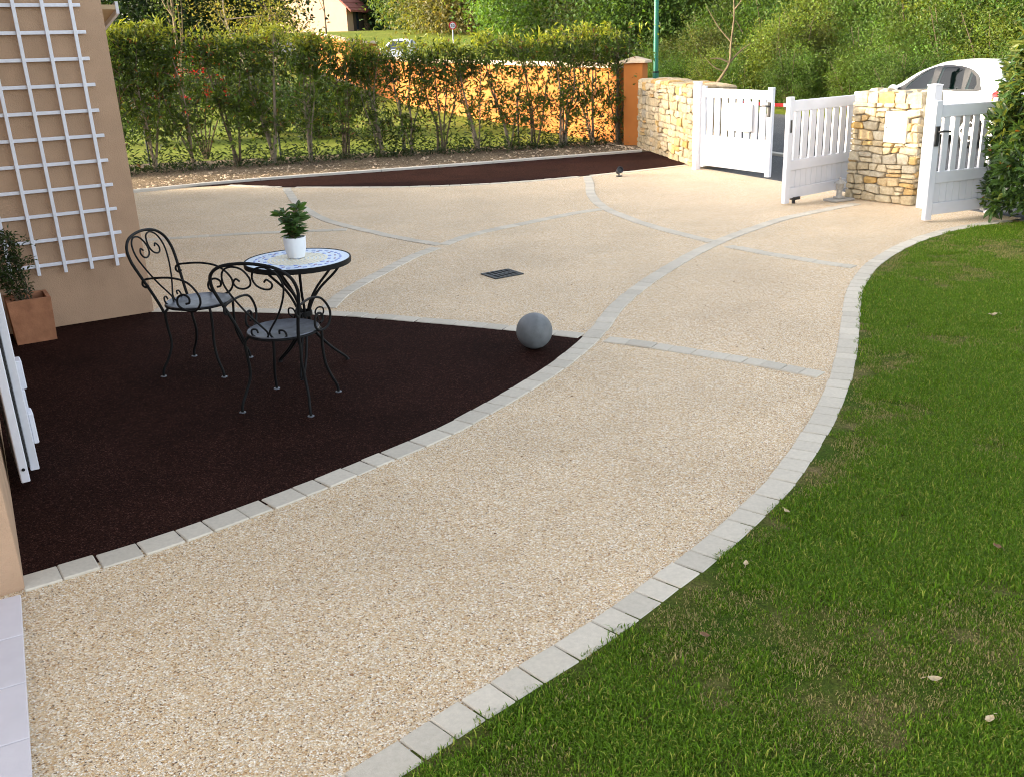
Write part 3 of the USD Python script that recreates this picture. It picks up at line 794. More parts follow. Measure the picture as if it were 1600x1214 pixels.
# ------------------------------------------------------------------ terracotta planter with a rambling shrub
hx, hy = -.905, -.245
pt = thing('planter', (*hl(hx, hy), .004), HRZ, 'square terracotta planter against the tan wall below the trellis', 'planter')
def trunc(w0, d0, w1, d1, z0, z1):
    return hull([(sx * w0 / 2, sy * d0 / 2, z0) for sx in (-1, 1) for sy in (-1, 1)] + [(sx * w1 / 2, sy * d1 / 2, z1) for sx in (-1, 1) for sy in (-1, 1)])
def man(m): 
    tm = trimesh.Trimesh(*m, process=True); tm.merge_vertices()
    return m3.Manifold(m3.Mesh(np.asarray(tm.vertices, np.float32), np.asarray(tm.faces, np.uint32)))
pot = man(trunc(.265, .265, .29, .29, 0, .325)) - man(trunc(.215, .215, .238, .238, .05, .34))
obj('box', pot, 'terracotta', pt)
obj('earth', box(-.115, .115, -.115, .115, .20, .268), 'potting_soil', pt)
prg = np.random.default_rng(5)
sb = thing('potted_shrub', (*hl(hx, hy), .27), HRZ, 'dark small-leaved rambling shrub growing from the terracotta planter', 'shrub')
stems, pos, dr = [], [], []
for k in range(11):
    x0, y0 = prg.uniform(-.09, .04), prg.uniform(-.06, .06)
    hgt = prg.uniform(.20, .55)
    P = catmull([(x0, y0, 0), (x0 - .05 + prg.normal() * .05, y0 + prg.normal() * .03, hgt * .5), (x0 - .08 + prg.normal() * .09, y0 + prg.normal() * .05 - .02, hgt), (x0 - .09 + prg.normal() * .14, y0 + prg.normal() * .07 - .03, hgt * prg.uniform(.75, 1.05))], 8)
    stems.append(tube(P, np.linspace(.004, .0015, len(P)), 5))
    for i in range(4, len(P)):
        for q in range(6):
            pos.append(P[i] + prg.normal(size=3) * .022); dr.append(prg.normal(size=3) + [0, 0, .2])
obj('stems', cat_(stems), 'bark', sb)
pos = np.array(pos)
tint = np.array([.030, .050, .016]) * prg.uniform(.6, 1.6, (len(pos), 1))
lm, lt = leaves(pos, np.array(dr), prg.uniform(.026, .044, len(pos)), prg.uniform(.011, .018, len(pos)), tint, prg)
obj('foliage', lm, 'laurel_leaf', sb, tint=lt, kind='stuff')

# ------------------------------------------------------------------ wrought-iron chairs
def make_chair(loc, rz, label):
    c = thing('garden_chair', loc, rz, label, 'chair')
    seat = lathe([(0, .446), (.06, .4455), (.13, .448), (.185, .456), (.205, .462), (.207, .458), (.19, .449), (.13, .441), (0, .439)], 40)
    s = obj('seat', seat, 'zinc', c, smooth=35)
    obj('rim', tube([(.205 * math.cos(a), .205 * math.sin(a), .448) for a in np.linspace(0, 2 * math.pi, 40, endpoint=False)], .0075, 8, True), 'black_iron', c, smooth=True)
    for sx in (-1, 1):
        for fy in (-1, 1):
            if fy < 0:
                P = [(.150 * sx, -.135, .447), (.172 * sx, -.150, .41), (.168 * sx, -.150, .32), (.172 * sx, -.140, .21), (.195 * sx, -.165, .12), (.212 * sx, -.200, .05), (.216 * sx, -.207, .006)]
            else:
                P = [(.140 * sx, .140, .447), (.162 * sx, .156, .41), (.160 * sx, .152, .32), (.168 * sx, .150, .21), (.188 * sx, .170, .12), (.204 * sx, .200, .05), (.207 * sx, .207, .006)]
            lg = obj('leg', tube(catmull(P, 6), .0085, 8), 'black_iron', c, smooth=50)
            obj('foot', lathe([(0, .0), (.020, .0), (.020, .003), (.010, .006), (0, .006)], 10) if False else xf(lathe([(0, 0), (.020, 0), (.019, .004), (0, .006)], 10), 0, (P[-1][0], P[-1][1], .001)), 'zinc', lg)
    def bp(x, w):
        return (x, -.165 - .30 * w - .12 * max(0, w - .2) * w, .448 + w * .96)
    arch = [(-.172, -.03), (-.18, .03), (-.205, .13), (-.243, .26), (-.256, .34), (-.232, .415), (-.150, .468), (0, .488), (.150, .468), (.232, .415), (.256, .34), (.243, .26), (.205, .13), (.18, .03), (.172, -.03)]
    obj('back_frame', tube(catmull([bp(*q) for q in arch], 7), .0095, 8), 'black_iron', c, smooth=50)
    scroll = [(.072, .372), (.092, .388), (.115, .362), (.100, .332), (.060, .326), (.020, .348), (.008, .395), (.040, .452), (.105, .464), (.160, .428), (.178, .355), (.150, .265), (.090, .155), (.030, .075), (.006, .035), (.022, .000), (.070, -.004), (.105, .018), (.100, .052), (.072, .056), (.066, .034)]
    for sx in (-1, 1):
        obj('back_scroll', tube(catmull([bp(sx * x, w) for x, w in scroll], 6), .0058, 7), 'black_iron', c, smooth=50)
        arm = [(-.205, .612), (-.222, .598), (-.242, .612), (-.235, .640), (-.190, .655), (-.050, .660), (.060, .632), (.128, .560), (.135, .500), (.095, .452), (.030, .447), (-.025, .480), (-.022, .530), (.020, .552), (.055, .535), (.056, .502), (.030, .492)]
        obj('armrest', tube(catmull([(sx * (.218 + .02 * max(0, y) / .13 if z > .45 else .218), y, z) for y, z in arm], 6), .0072, 7), 'black_iron', c, smooth=50)
    return c
ch = make_chair((-1.555, 5.43, .004), -.215, 'black wrought-iron chair seen from behind, nearer of the pair')
dup(ch, (-2.30, 6.165, .004), -1.70, label='black wrought-iron chair turned sideways by the house corner')

# ------------------------------------------------------------------ bistro table with a mosaic top
tb = thing('bistro_table', (-1.60, 6.10, .004), .3, 'round bistro table with blue and cream mosaic top and black iron legs', 'table')
TR, TZ = .335, .728
obj('rim', lathe([(TR - .012, TZ - .030), (TR, TZ - .030), (TR + .003, TZ - .004), (TR, TZ + .0035), (TR - .006, TZ + .0035), (TR - .012, TZ - .004)], 64), 'black_iron', tb, smooth=40)
obj('tabletop', lathe([(0, TZ - .026), (TR - .0065, TZ - .026), (TR - .0065, TZ), (0, TZ)], 64), 'mosaic_ground', tb)
def tesserae(rr, n, w, dpt, ph=0., skip=()):
    ms = []
    for i in range(n):
        if i in skip: continue
        a = ph + 2 * math.pi * i / n
        ms.append(xf(box(-dpt / 2, dpt / 2, -w / 2, w / 2, TZ - .003, TZ + .0025, .001), a, (rr * math.cos(a), rr * math.sin(a), 0)))
    return cat_(ms)
obj('cream_tesserae', cat_([tesserae(r_, int(r_ * 210), .026, .018) for r_ in (.03, .055, .08, .105, .13, .155, .18)]), 'mosaic_cream', tb, kind='stuff')
obj('blue_tesserae', cat_([tesserae(.270, 34, .026, .014), tesserae(.205, 14, .024, .02, .1)]), 'mosaic_blue', tb, kind='stuff')
obj('plum_tesserae', cat_([tesserae(.242, 17, .022, .013, .09), tesserae(.13, 7, .022, .0175, .35)]), 'mosaic_plum', tb, kind='stuff') if False else obj('plum_tesserae', tesserae(.240, 15, .020, .012, .09), 'mosaic_plum', tb, kind='stuff')
for k in range(3):
    a0 = math.radians([15, 135, 255][k])
    lgp = part('leg', tb)
    for s_ in (-1, 1):
        a1 = a0 + s_ * .22
        def cyl(r, z, aa): return (r * math.cos(aa), r * math.sin(aa), z)
        P = [cyl(.285, TZ - .028, a1), cyl(.225, .62, a1), cyl(.115, .52, a1), cyl(.050, .42, a1 + s_ * .1), cyl(.034, .34, a1 + s_ * .15), cyl(.060, .24, a1), cyl(.150, .12, a0 + s_ * .10), cyl(.245, .03, a0 + s_ * .04), cyl(.262, .008, a0 + s_ * .02)]
        obj('rod', tube(catmull(P, 6), .0085, 8), 'black_iron', lgp, smooth=50)
    P = [cyl(.10, .33, a0), cyl(.13, .35, a0), cyl(.128, .385, a0), cyl(.095, .39, a0), cyl(.075, .36, a0), cyl(.09, .31, a0), cyl(.05, .27, a0), cyl(.036, .33, a0)]
    obj('scroll', tube(catmull(P, 6), .0055, 7), 'black_iron', lgp, smooth=50)
    obj('foot', lathe([(0, 0), (.016, 0), (.014, .006), (0, .009)], 10) if False else xf(lathe([(0, 0), (.016, 0), (.014, .006), (0, .009)], 10), 0, (.262 * math.cos(a0), .262 * math.sin(a0), 0)), 'black_iron', lgp)
obj('collar', lathe([(.046, .355), (.054, .355), (.054, .385), (.046, .385)], 20), 'black_iron', tb)

# potted plant on the table
fp = thing('flower_pot', (-1.615, 6.135, TZ + .0076), 0, 'round white ceramic pot with a plant on the mosaic table', 'pot')
obj('pot', lathe([(0, 0), (.046, 0), (.052, .004), (.064, .045), (.070, .09), (.0715, .132), (.0675, .134), (.066, .12), (.0, .118)], 40), 'pot_white', fp, smooth=40)
obj('earth', lathe([(.0655, .119), (0, .1215)], 20), 'potting_soil', fp)
prg = np.random.default_rng(8)
hp = thing('house_plant', (-1.615, 6.135, TZ + .126), 0, 'leafy green plant growing in the white pot on the table', 'plant')
stems, lm_, lt_ = [], [], []
for k in range(9):
    a = k * 2.4 + prg.uniform(-.3, .3); hgt = prg.uniform(.07, .20); lean = prg.uniform(.02, .08)
    P = catmull([(.012 * math.cos(a), .012 * math.sin(a), -.005), (lean * .45 * math.cos(a), lean * .45 * math.sin(a), hgt * .5), (lean * math.cos(a), lean * math.sin(a), hgt)], 6)
    stems.append(tube(P, np.linspace(.0035, .002, len(P)), 5))
    for i in range(2, len(P)):
        for q in range(2 if i % 2 else 1):
            an = i * 1.57 + q * math.pi + k
            lm_.append(P[i]); lt_.append((math.cos(an), math.sin(an), prg.uniform(.05, .55)))
    for q in range(4):
        an = q * 1.57 + k; lm_.append(P[-1]); lt_.append((math.cos(an), math.sin(an), prg.uniform(.5, 1.2)))
obj('stems', cat_(stems), 'bark', hp)
pos, dr = np.array(lm_), np.array(lt_)
tint = np.array([.058, .115, .034]) * prg.uniform(.6, 1.4, (len(pos), 1))
red = prg.random(len(pos)) < .05
tint[red] = (.10, .045, .03)
lm, lt = leaves(pos, dr, prg.uniform(.055, .088, len(pos)), prg.uniform(.026, .034, len(pos)), tint, prg, T=T_BIG)
for i in range(0, 1):
    obj('foliage', lm, 'laurel_leaf', hp, tint=lt, kind='stuff')

# ------------------------------------------------------------------ hedge of single laurel shrubs
hrng = np.random.default_rng(31)
HEDGE = [(-9.7, 16.75), (-9.0, 16.95), (-8.3, 17.1), (-7.55, 17.3), (-6.95, 17.55), (-6.3, 17.75), (-5.6, 18.05), (-5.0, 18.3), (-4.42, 18.55), (-3.77, 18.8), (-3.13, 19.0), (-2.6, 19.15), (-1.95, 19.3), (-1.3, 19.5), (-.66, 19.65), (-.15, 19.8), (.4, 19.95), (1.0, 20.1), (1.5, 20.2)]
ORD = ['first', 'second', 'third', 'fourth', 'fifth', 'sixth', 'seventh', 'eighth', 'ninth', 'tenth', 'eleventh', 'twelfth', 'thirteenth', 'fourteenth', 'fifteenth', 'sixteenth']
def hedge_shrub(i, x, y, n_leaf, top, lab):
    r = hrng
    sh_ = thing('hedge_shrub', (x, y, 0), 0, lab, 'shrub', None)
    stems, tips = [], []
    ns = int(r.integers(3, 6))
    for k in range(ns):
        a = r.uniform(-.42, .42); b = r.uniform(-.18, .18)
        h = top * r.uniform(.82, .99)
        P = catmull([(r.normal() * .05, r.normal() * .05, -.05), (a * .35, b * .4, h * .28), (a * .8 + r.normal() * .05, b * .8, h * .62), (a + r.normal() * .06, b + r.normal() * .05, h)], 6)
        rad = r.uniform(.018, .036)
        stems.append(tube(P, np.linspace(rad, .006, len(P)), 6)); tips.append(P)
        for q in range(10):
            s0 = P[int(r.integers(5, len(P)))]
            an = r.uniform(0, 2 * math.pi); l = r.uniform(.18, .42)
            e = s0 + [l * math.cos(an), l * math.sin(an) * .7, l * r.uniform(.3, .9)]
            e[2] = min(e[2], top)
            Q = np.array([s0, (s0 + e) / 2 + [0, 0, .03], e])
            stems.append(tube(Q, [.006, .005, .003], 4)); tips.append(catmull(Q, 4))
    obj('stems', cat_(stems), 'bark_grey' if i % 3 else 'bark', sh_)
    allp = np.vstack([np.column_stack([t_, np.linspace(0, 1, len(t_))]) for t_ in tips])
    zz = allp[:, 2] / top
    w = .16 + 1.5 * sstep(.62, .92, zz) + .55 * sstep(.10, .40, zz) + .25 * (zz > .08)
    w = w / w.sum()
    # leaves sit in sprays along the twigs
    nsp = n_leaf // 7
    c = allp[r.choice(len(allp), nsp, p=w), :3] + r.normal(size=(nsp, 3)) * [.17, .15, .10]
    c[:, 2] = np.clip(c[:, 2], .12, top + .05)
    pos = np.repeat(c, 7, 0) + r.normal(size=(nsp * 7, 3)) * .045
    d = np.repeat(rdir(nsp, r, .35), 7, 0) + rdir(nsp * 7, r, .1) * .9
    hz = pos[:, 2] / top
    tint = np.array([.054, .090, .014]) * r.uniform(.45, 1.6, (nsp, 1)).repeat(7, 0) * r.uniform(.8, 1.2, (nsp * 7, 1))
    new_sunlit = (r.random(len(pos)) < .04 + .8 * sstep(.86, .98, hz))  # new growth, its yellow strengthened to paint in the sunlit hedge top
    tint[new_sunlit] = np.array([.23, .26, .035]) * r.uniform(.6, 1.2, (new_sunlit.sum(), 1))
    rust = r.random(len(pos)) < .03
    tint[rust] = (.16, .075, .03)
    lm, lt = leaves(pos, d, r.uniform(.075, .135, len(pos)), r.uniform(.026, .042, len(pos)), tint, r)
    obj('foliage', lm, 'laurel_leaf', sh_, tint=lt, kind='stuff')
    # low suckers at the foot
    n = 190
    an = r.uniform(0, 2 * math.pi, n); rr = r.uniform(.02, .46, n)
    pos = np.column_stack([rr * np.cos(an), rr * np.sin(an) * .7, r.uniform(.02, .26, n) + .4 * r.random(n) ** 3])
    d = np.column_stack([np.cos(an), np.sin(an), r.uniform(.1, 1.0, n)])
    lm, lt = leaves(pos, d, r.uniform(.06, .11, n), r.uniform(.022, .034, n), np.array([.022, .042, .012]) * r.uniform(.6, 1.3, (n, 1)), r)
    obj('suckers', lm, 'laurel_leaf', sh_, tint=lt, kind='stuff')
for i, (x, y) in enumerate(HEDGE):
    vis = i - 3
    lab = (f'{ORD[vis]} laurel shrub of the see-through hedge, counted from the house corner' if vis >= 0 else ['laurel shrub at the far hidden end of the hedge behind the house', 'laurel shrub behind the house, next to the hidden end of the hedge', 'laurel shrub of the hedge just hidden by the house corner'][i])
    hedge_shrub(i, x, y, 2350 if vis < 6 else (1800 if vis < 9 else 1500), float(np.interp(x, [-7, -5, -4.2, -3.3, -2.4, -1.4, 0, 1.6], [2.42, 2.30, 2.10, 2.0, 2.0, 2.08, 2.14, 2.22])), lab)

# leaf litter and low ivy under the hedge, loose stones on the soil
grng = np.random.default_rng(41)
hp_ = np.array([(x, y) for x, y in HEDGE])
n = 3200
tt_ = grng.uniform(0, len(hp_) - 1.001, n); i0 = tt_.astype(int); fr = (tt_ - i0)[:, None]
pc = hp_[i0] * (1 - fr) + hp_[i0 + 1] * fr + grng.normal(size=(n, 2)) * [.15, .26]
pos = np.column_stack([pc, np.abs(grng.normal(size=n)) * .055 + .012])
lm, lt = leaves(pos, rdir(n, grng, .3), grng.uniform(.05, .10, n), grng.uniform(.02, .038, n), np.array([.024, .042, .014]) * grng.uniform(.5, 1.5, (n, 1)), grng)
g_ = obj('hedge_undergrowth', lm, 'laurel_leaf', tint=lt)
tag(g_, 'dark leafy undergrowth along the foot of the hedge', 'undergrowth', None, 'stuff')
ms = []
for k in range(900):
    u_ = grng.uniform(0, 1); q = grng.uniform(.06, .9) ** 1.2
    kp = np.array([np.interp(u_, np.linspace(0, 1, len(kc)), kc[:, i]) for i in (0, 1)])
    p = kp + np.array([-.42, .91]) * q * 1.9
    s_ = grng.uniform(.008, .032)
    b = trimesh.convex.convex_hull(grng.normal(size=(9, 3)) * [1, .8, .5])
    ms.append((np.array(b.vertices) * s_ * .6 + [p[0], p[1], .008], np.array(b.faces)))
g_ = obj('loose_stones', cat_(ms), 'coping')
tag(g_, 'small loose pale stones on the bare soil strip', 'stones', None, 'stuff')

# wire-mesh fence behind the hedge
fn = thing('wire_fence', label='thin wire-mesh fence running behind the hedge', cat='fence')
fp0, fp1 = np.array([-9.5, 17.45]), np.array([1.75, 20.62])
for i in range(6):
    p = fp0 + (fp1 - fp0) * (i / 5)
    obj('post', tube([(p[0], p[1], -.05), (p[0], p[1], 1.05)], .018, 8), 'cast_iron', fn)
for z in (.15, .45, .75, 1.02):
    obj('wire', tube([(*fp0, z), (*((fp0 + fp1) / 2), z - .01), (*fp1, z)], .0018, 5), 'cast_iron', fn)

# ------------------------------------------------------------------ laurel bush at the right
br_ = np.random.default_rng(77)
lb_ = thing('laurel_bush', (5.43, 10.50, 0), 0, 'tall glossy laurel bush at the right edge beside the wicket gate', 'bush')
stems = []
for k in range(9):
    a = br_.uniform(0, 2 * math.pi); rr = br_.uniform(.1, .45)
    stems.append(tube(catmull([(rr * .2 * math.cos(a), rr * .2 * math.sin(a), -.05), (rr * .7 * math.cos(a), rr * .7 * math.sin(a), .9), (rr * math.cos(a), rr * math.sin(a), 2.1)], 6), np.linspace(.022, .006, 13), 6))
obj('stems', cat_(stems), 'bark', lb_)
n = 10500
ns = n // 7
th_ = br_.uniform(0, 2 * math.pi, ns); zc = br_.uniform(.12, 2.45, ns)
prof = np.interp(zc, [0, .15, .5, 1.0, 1.6, 2.1, 2.5], [.40, .55, .60, .54, .40, .30, .20])
rad = prof * (1 - .42 * br_.random(ns) ** 2.2) * (1 + .14 * np.sin(th_ * 3 + zc * 4) + .10 * np.sin(th_ * 5 - zc * 7))
c = np.column_stack([rad * np.cos(th_), rad * np.sin(th_) * 1.1, zc])
out = np.column_stack([np.cos(th_), np.sin(th_), np.full(ns, .25)])
pos = np.repeat(c, 7, 0) + br_.normal(size=(ns * 7, 3)) * .03
d = np.repeat(out + br_.normal(size=(ns, 3)) * .35, 7, 0) + br_.normal(size=(ns * 7, 3)) * .75
tint = np.array([.046, .088, .024]) * br_.uniform(.5, 1.5, (ns, 1)).repeat(7, 0) * br_.uniform(.8, 1.2, (ns * 7, 1))
sunlit_yl = br_.random(len(pos)) < .05 + .42 * sstep(.7, 1.5, pos[:, 2])  # yellow share rises with height, painting sunlight onto the upper bush
tint[sunlit_yl] = np.array([.16, .19, .045]) * br_.uniform(.6, 1.2, (sunlit_yl.sum(), 1))
tint[br_.random(len(pos)) < .008] = (.22, .08, .025)
lm, lt = leaves(pos, d, br_.uniform(.085, .14, len(pos)), br_.uniform(.034, .05, len(pos)), tint, br_, T=T_BIG)
obj('foliage', lm, 'laurel_leaf', lb_, tint=lt, kind='stuff')

# ------------------------------------------------------------------ orange boundary wall of the neighbour
def render_wall(name, pts, h, th_, label, pier=None):
    w = thing(name, label=label, cat='wall')
    for a, b in zip(pts, pts[1:]):
        a, b = np.array(a), np.array(b); L = np.linalg.norm(b - a); t = (b - a) / L
        rz = math.atan2(t[1], t[0])
        za, zb = float(tz(*a)), float(tz(*b))
        v, f = box(0, L, -th_ / 2, th_ / 2, 0, 1)
        v = v.copy(); fr = v[:, 0] / L
        v[:, 2] = np.where(v[:, 2] > .5, h + za + fr * (zb - za), -.3 + za + fr * (zb - za))
        obj('wall', xf((v, f), rz, (a[0], a[1], 0)), 'orange_render', w)
        n = max(1, int(L / .98))
        for i in range(n):
            x0, x1 = i * L / n + .003, (i + 1) * L / n - .003
            z0 = h + za + (x0 + x1) / 2 / L * (zb - za)
            v, f = hull([(x, y, z) for x in (x0, x1) for y in (-th_ / 2 - .05, th_ / 2 + .05) for z in (.002, .05)] + [(x, 0, .105) for x in (x0, x1)])
            obj('coping_stone', xf((v, f), rz, (a[0], a[1], z0)), 'coping', w)
    if pier is not None:
        p, hp, rz = pier
        obj('pier', xf(box(-.19, .19, -.19, .19, -.3, hp), rz, (p[0], p[1], float(tz(*p)))), 'orange_render', w)
        obj('pier_cap', xf(hull([(sx * .26, sy * .26, hp + z) for sx in (-1, 1) for sy in (-1, 1) for z in (.002, .045)] + [(0, 0, hp + .13)]), rz, (p[0], p[1], float(tz(*p)))), 'coping', w)
    return w
OW = [(1.60, 20.35), (-.45, 25.5), (-2.7, 31.0), (-5.0, 37.0), (-7.3, 44.0)]
render_wall('boundary_wall', OW, 1.50, .2, 'orange rendered garden wall with tiled coping, seen through the hedge', ((1.86, 19.95), 1.60, 1.2))
render_wall('boundary_wall', [(-7.35, 44.2), (-9.5, 50.0), (-13.5, 59.0)], 1.95, .2, 'farther and taller run of orange rendered wall', ((-7.2, 43.9), 2.0, 1.2))

# ------------------------------------------------------------------ lamp post
lp = thing('lamp_post', (2.375, 21.0, 0), 0, 'tall dark green lamp post behind the left stone wall', 'lamp post')
obj('base', tube([(0, 0, -.05), (0, 0, 1.34)], .062, 20), 'green_paint', lp, smooth=40)
obj('collar', tube([(0, 0, 1.341), (0, 0, 1.37)], .066, 20), 'black_iron', lp, smooth=40)
obj('shaft', tube([(0, 0, 1.371), (0, 0, 4.4)], np.array([.050, .042]), 20), 'green_paint', lp, smooth=40)
obj('lamp_head', lathe([(.04, 4.4), (.10, 4.42), (.16, 4.75), (.20, 4.78), (.12, 4.92), (0, 4.97)], 20), 'green_paint', lp, smooth=40)

# ------------------------------------------------------------------ red and white barrier tape beyond the gate
bt_ = thing('barrier_tape', label='red and white barrier tape strung beyond the open gate', cat='tape')
ta, tbp = np.array([3.2, 18.3, .93]), np.array([6.15, 16.6, .93])
N = 22
for i in range(N):
    p, q = ta + (tbp - ta) * i / N, ta + (tbp - ta) * (i + 1) / N
    def sag(r_): return r_ - np.array([0, 0, .25 * (1 - (2 * np.linalg.norm(r_ - ta) / np.linalg.norm(tbp - ta) - 1) ** 2) * .4])
    p, q = sag(p), sag(q)
    w = .03
    v = np.array([p + [0, 0, w], p - [0, 0, w], q - [0, 0, w], q + [0, 0, w]]); nrm = np.array([.4, .9, 0]) * .0006
    obj('band', (np.vstack([v, v + nrm]), np.array([[0, 1, 2, 3], [7, 6, 5, 4], [0, 3, 7, 4], [1, 5, 6, 2]])), 'tape_red' if i % 2 else 'tape_white', bt_)
for lab_, p in (('thin steel stake holding the left end of the barrier tape', ta), ('thin steel stake holding the right end of the barrier tape', tbp)):
    k_ = obj('stake', tube([(p[0], p[1], -.1), (p[0], p[1], 1.05)], .008, 8), 'cast_iron')
    tag(k_, lab_, 'stake')

# ------------------------------------------------------------------ cars
CAR_L = 3.85
def zt(x):   # roof and bonnet line of a small rounded hatchback, x from the tail (0) to the nose
    return np.interp(x, [0, .05, .16, .30, .50, .85, 1.30, 1.75, 2.15, 2.55, 2.90, 3.20, 3.55, 3.76, 3.85],
                     [.82, .98, 1.20, 1.38, 1.465, 1.515, 1.53, 1.50, 1.375, 1.09, .95, .90, .83, .69, .55])
def zb(x):
    return np.interp(x, [0, .12, .3, 3.5, 3.75, 3.85], [.40, .27, .21, .20, .27, .38])
def belt(x):
    return np.interp(x, [0, .5, 2.9, 3.85], [.99, .985, .88, .70])
def hw_max(x):
    return np.interp(x, [0, .05, .18, .45, 1.0, 2.6, 3.2, 3.6, 3.78, 3.85], [.60, .68, .77, .815, .835, .835, .81, .72, .58, .40])
def halfw(x, z):
    t, b, bl, w = zt(x), zb(x), np.minimum(belt(x), zt(x) - .02), hw_max(x)
    lo = np.interp(z, [0, .25, .5, .75, 1.0], [.93, .965, 1.0, 1.0, .96]) if np.ndim(z) == 0 else np.interp(z, [0, .25, .5, .75, 1.0], [.93, .965, 1.0, 1.0, .96])
    up = np.clip((z - bl) / np.maximum(t - bl, 1e-3), 0, 1)
    tall = np.clip((t - bl) / .45, 0, 1)
    upw = (1 - .25 * up * tall) * np.sqrt(np.clip(1 - np.clip((up - .72) / .28, 0, 1) ** 2.2, 0, 1)) * .96
    return w * np.where(z > bl, np.minimum(upw, lo), lo)
def car_surface():
    xs = np.r_[0, np.linspace(.02, .6, 14), np.linspace(.7, 3.4, 34), np.linspace(3.45, 3.83, 12), 3.85]
    sec = []
    K = 26
    for x in xs:
        b, t = zb(x), zt(x)
        s_ = np.linspace(0, 1, K)
        s_ = np.sin(s_ * math.pi / 2)              # finer towards the roof
        z = b + (t - b) * s_
        y = halfw(np.full(K, x), z)
        ring = [(x, -yy, zz) for yy, zz in zip(y, z)] + [(x, yy, zz) for yy, zz in zip(y[::-1][1:], z[::-1][1:])]
        sec.append(ring)
    V = np.array(sec); n, m, _ = V.shape
    V = V.reshape(-1, 3); F = []
    for i in range(n - 1):
        for j in range(m):
            k = (j + 1) % m
            a, b, c, d = i * m + j, i * m + k, (i + 1) * m + k, (i + 1) * m + j
            F += [[a, b, c], [a, c, d]]
    V = np.vstack([V, [[0, 0, .65], [3.85, 0, .45]]])
    for j in range(m):
        k = (j + 1) % m
        F += [[len(V) - 2, k, j], [len(V) - 1, (n - 1) * m + j, (n - 1) * m + k]]
    return (V, np.array(F))

def side_patch(poly, s, off, inset=None):
    """A panel drawn in side view (x, z), laid on the body side s (+1 left of travel)."""
    p = poly if hasattr(poly, 'exterior') else sg.Polygon(poly)
    if inset: p = sg.Polygon(catmull(np.array(poly), 6, closed=True))
    p = p.segmentize(.03)
    minx, minz, maxx, maxz = p.bounds
    cells = []
    pts = [q for ring in (p.exterior, *p.interiors) for q in np.array(ring.coords)[:-1]]
    q = p.buffer(-.025)
    for x in np.arange(minx, maxx, .05):
        for z in np.arange(minz, maxz, .05):
            if q.contains(sg.Point(x, z)): pts.append((x, z))
    pts = np.array(pts)
    from scipy.spatial import Delaunay
    tri = Delaunay(pts).simplices
    keep = [t for t in tri if p.buffer(.001).contains(sg.Point(*pts[t].mean(0)))]
    y = s * (np.array([float(halfw(a, b)) for a, b in pts]) + off)
    V = np.column_stack([pts[:, 0], y, pts[:, 1]]); F = np.array(keep)
    ny = np.cross(V[F[:, 1]] - V[F[:, 0]], V[F[:, 2]] - V[F[:, 0]])[:, 1] * s
    F[ny < 0] = F[ny < 0][:, ::-1]                     # every face looks outwards
    return (V, F)

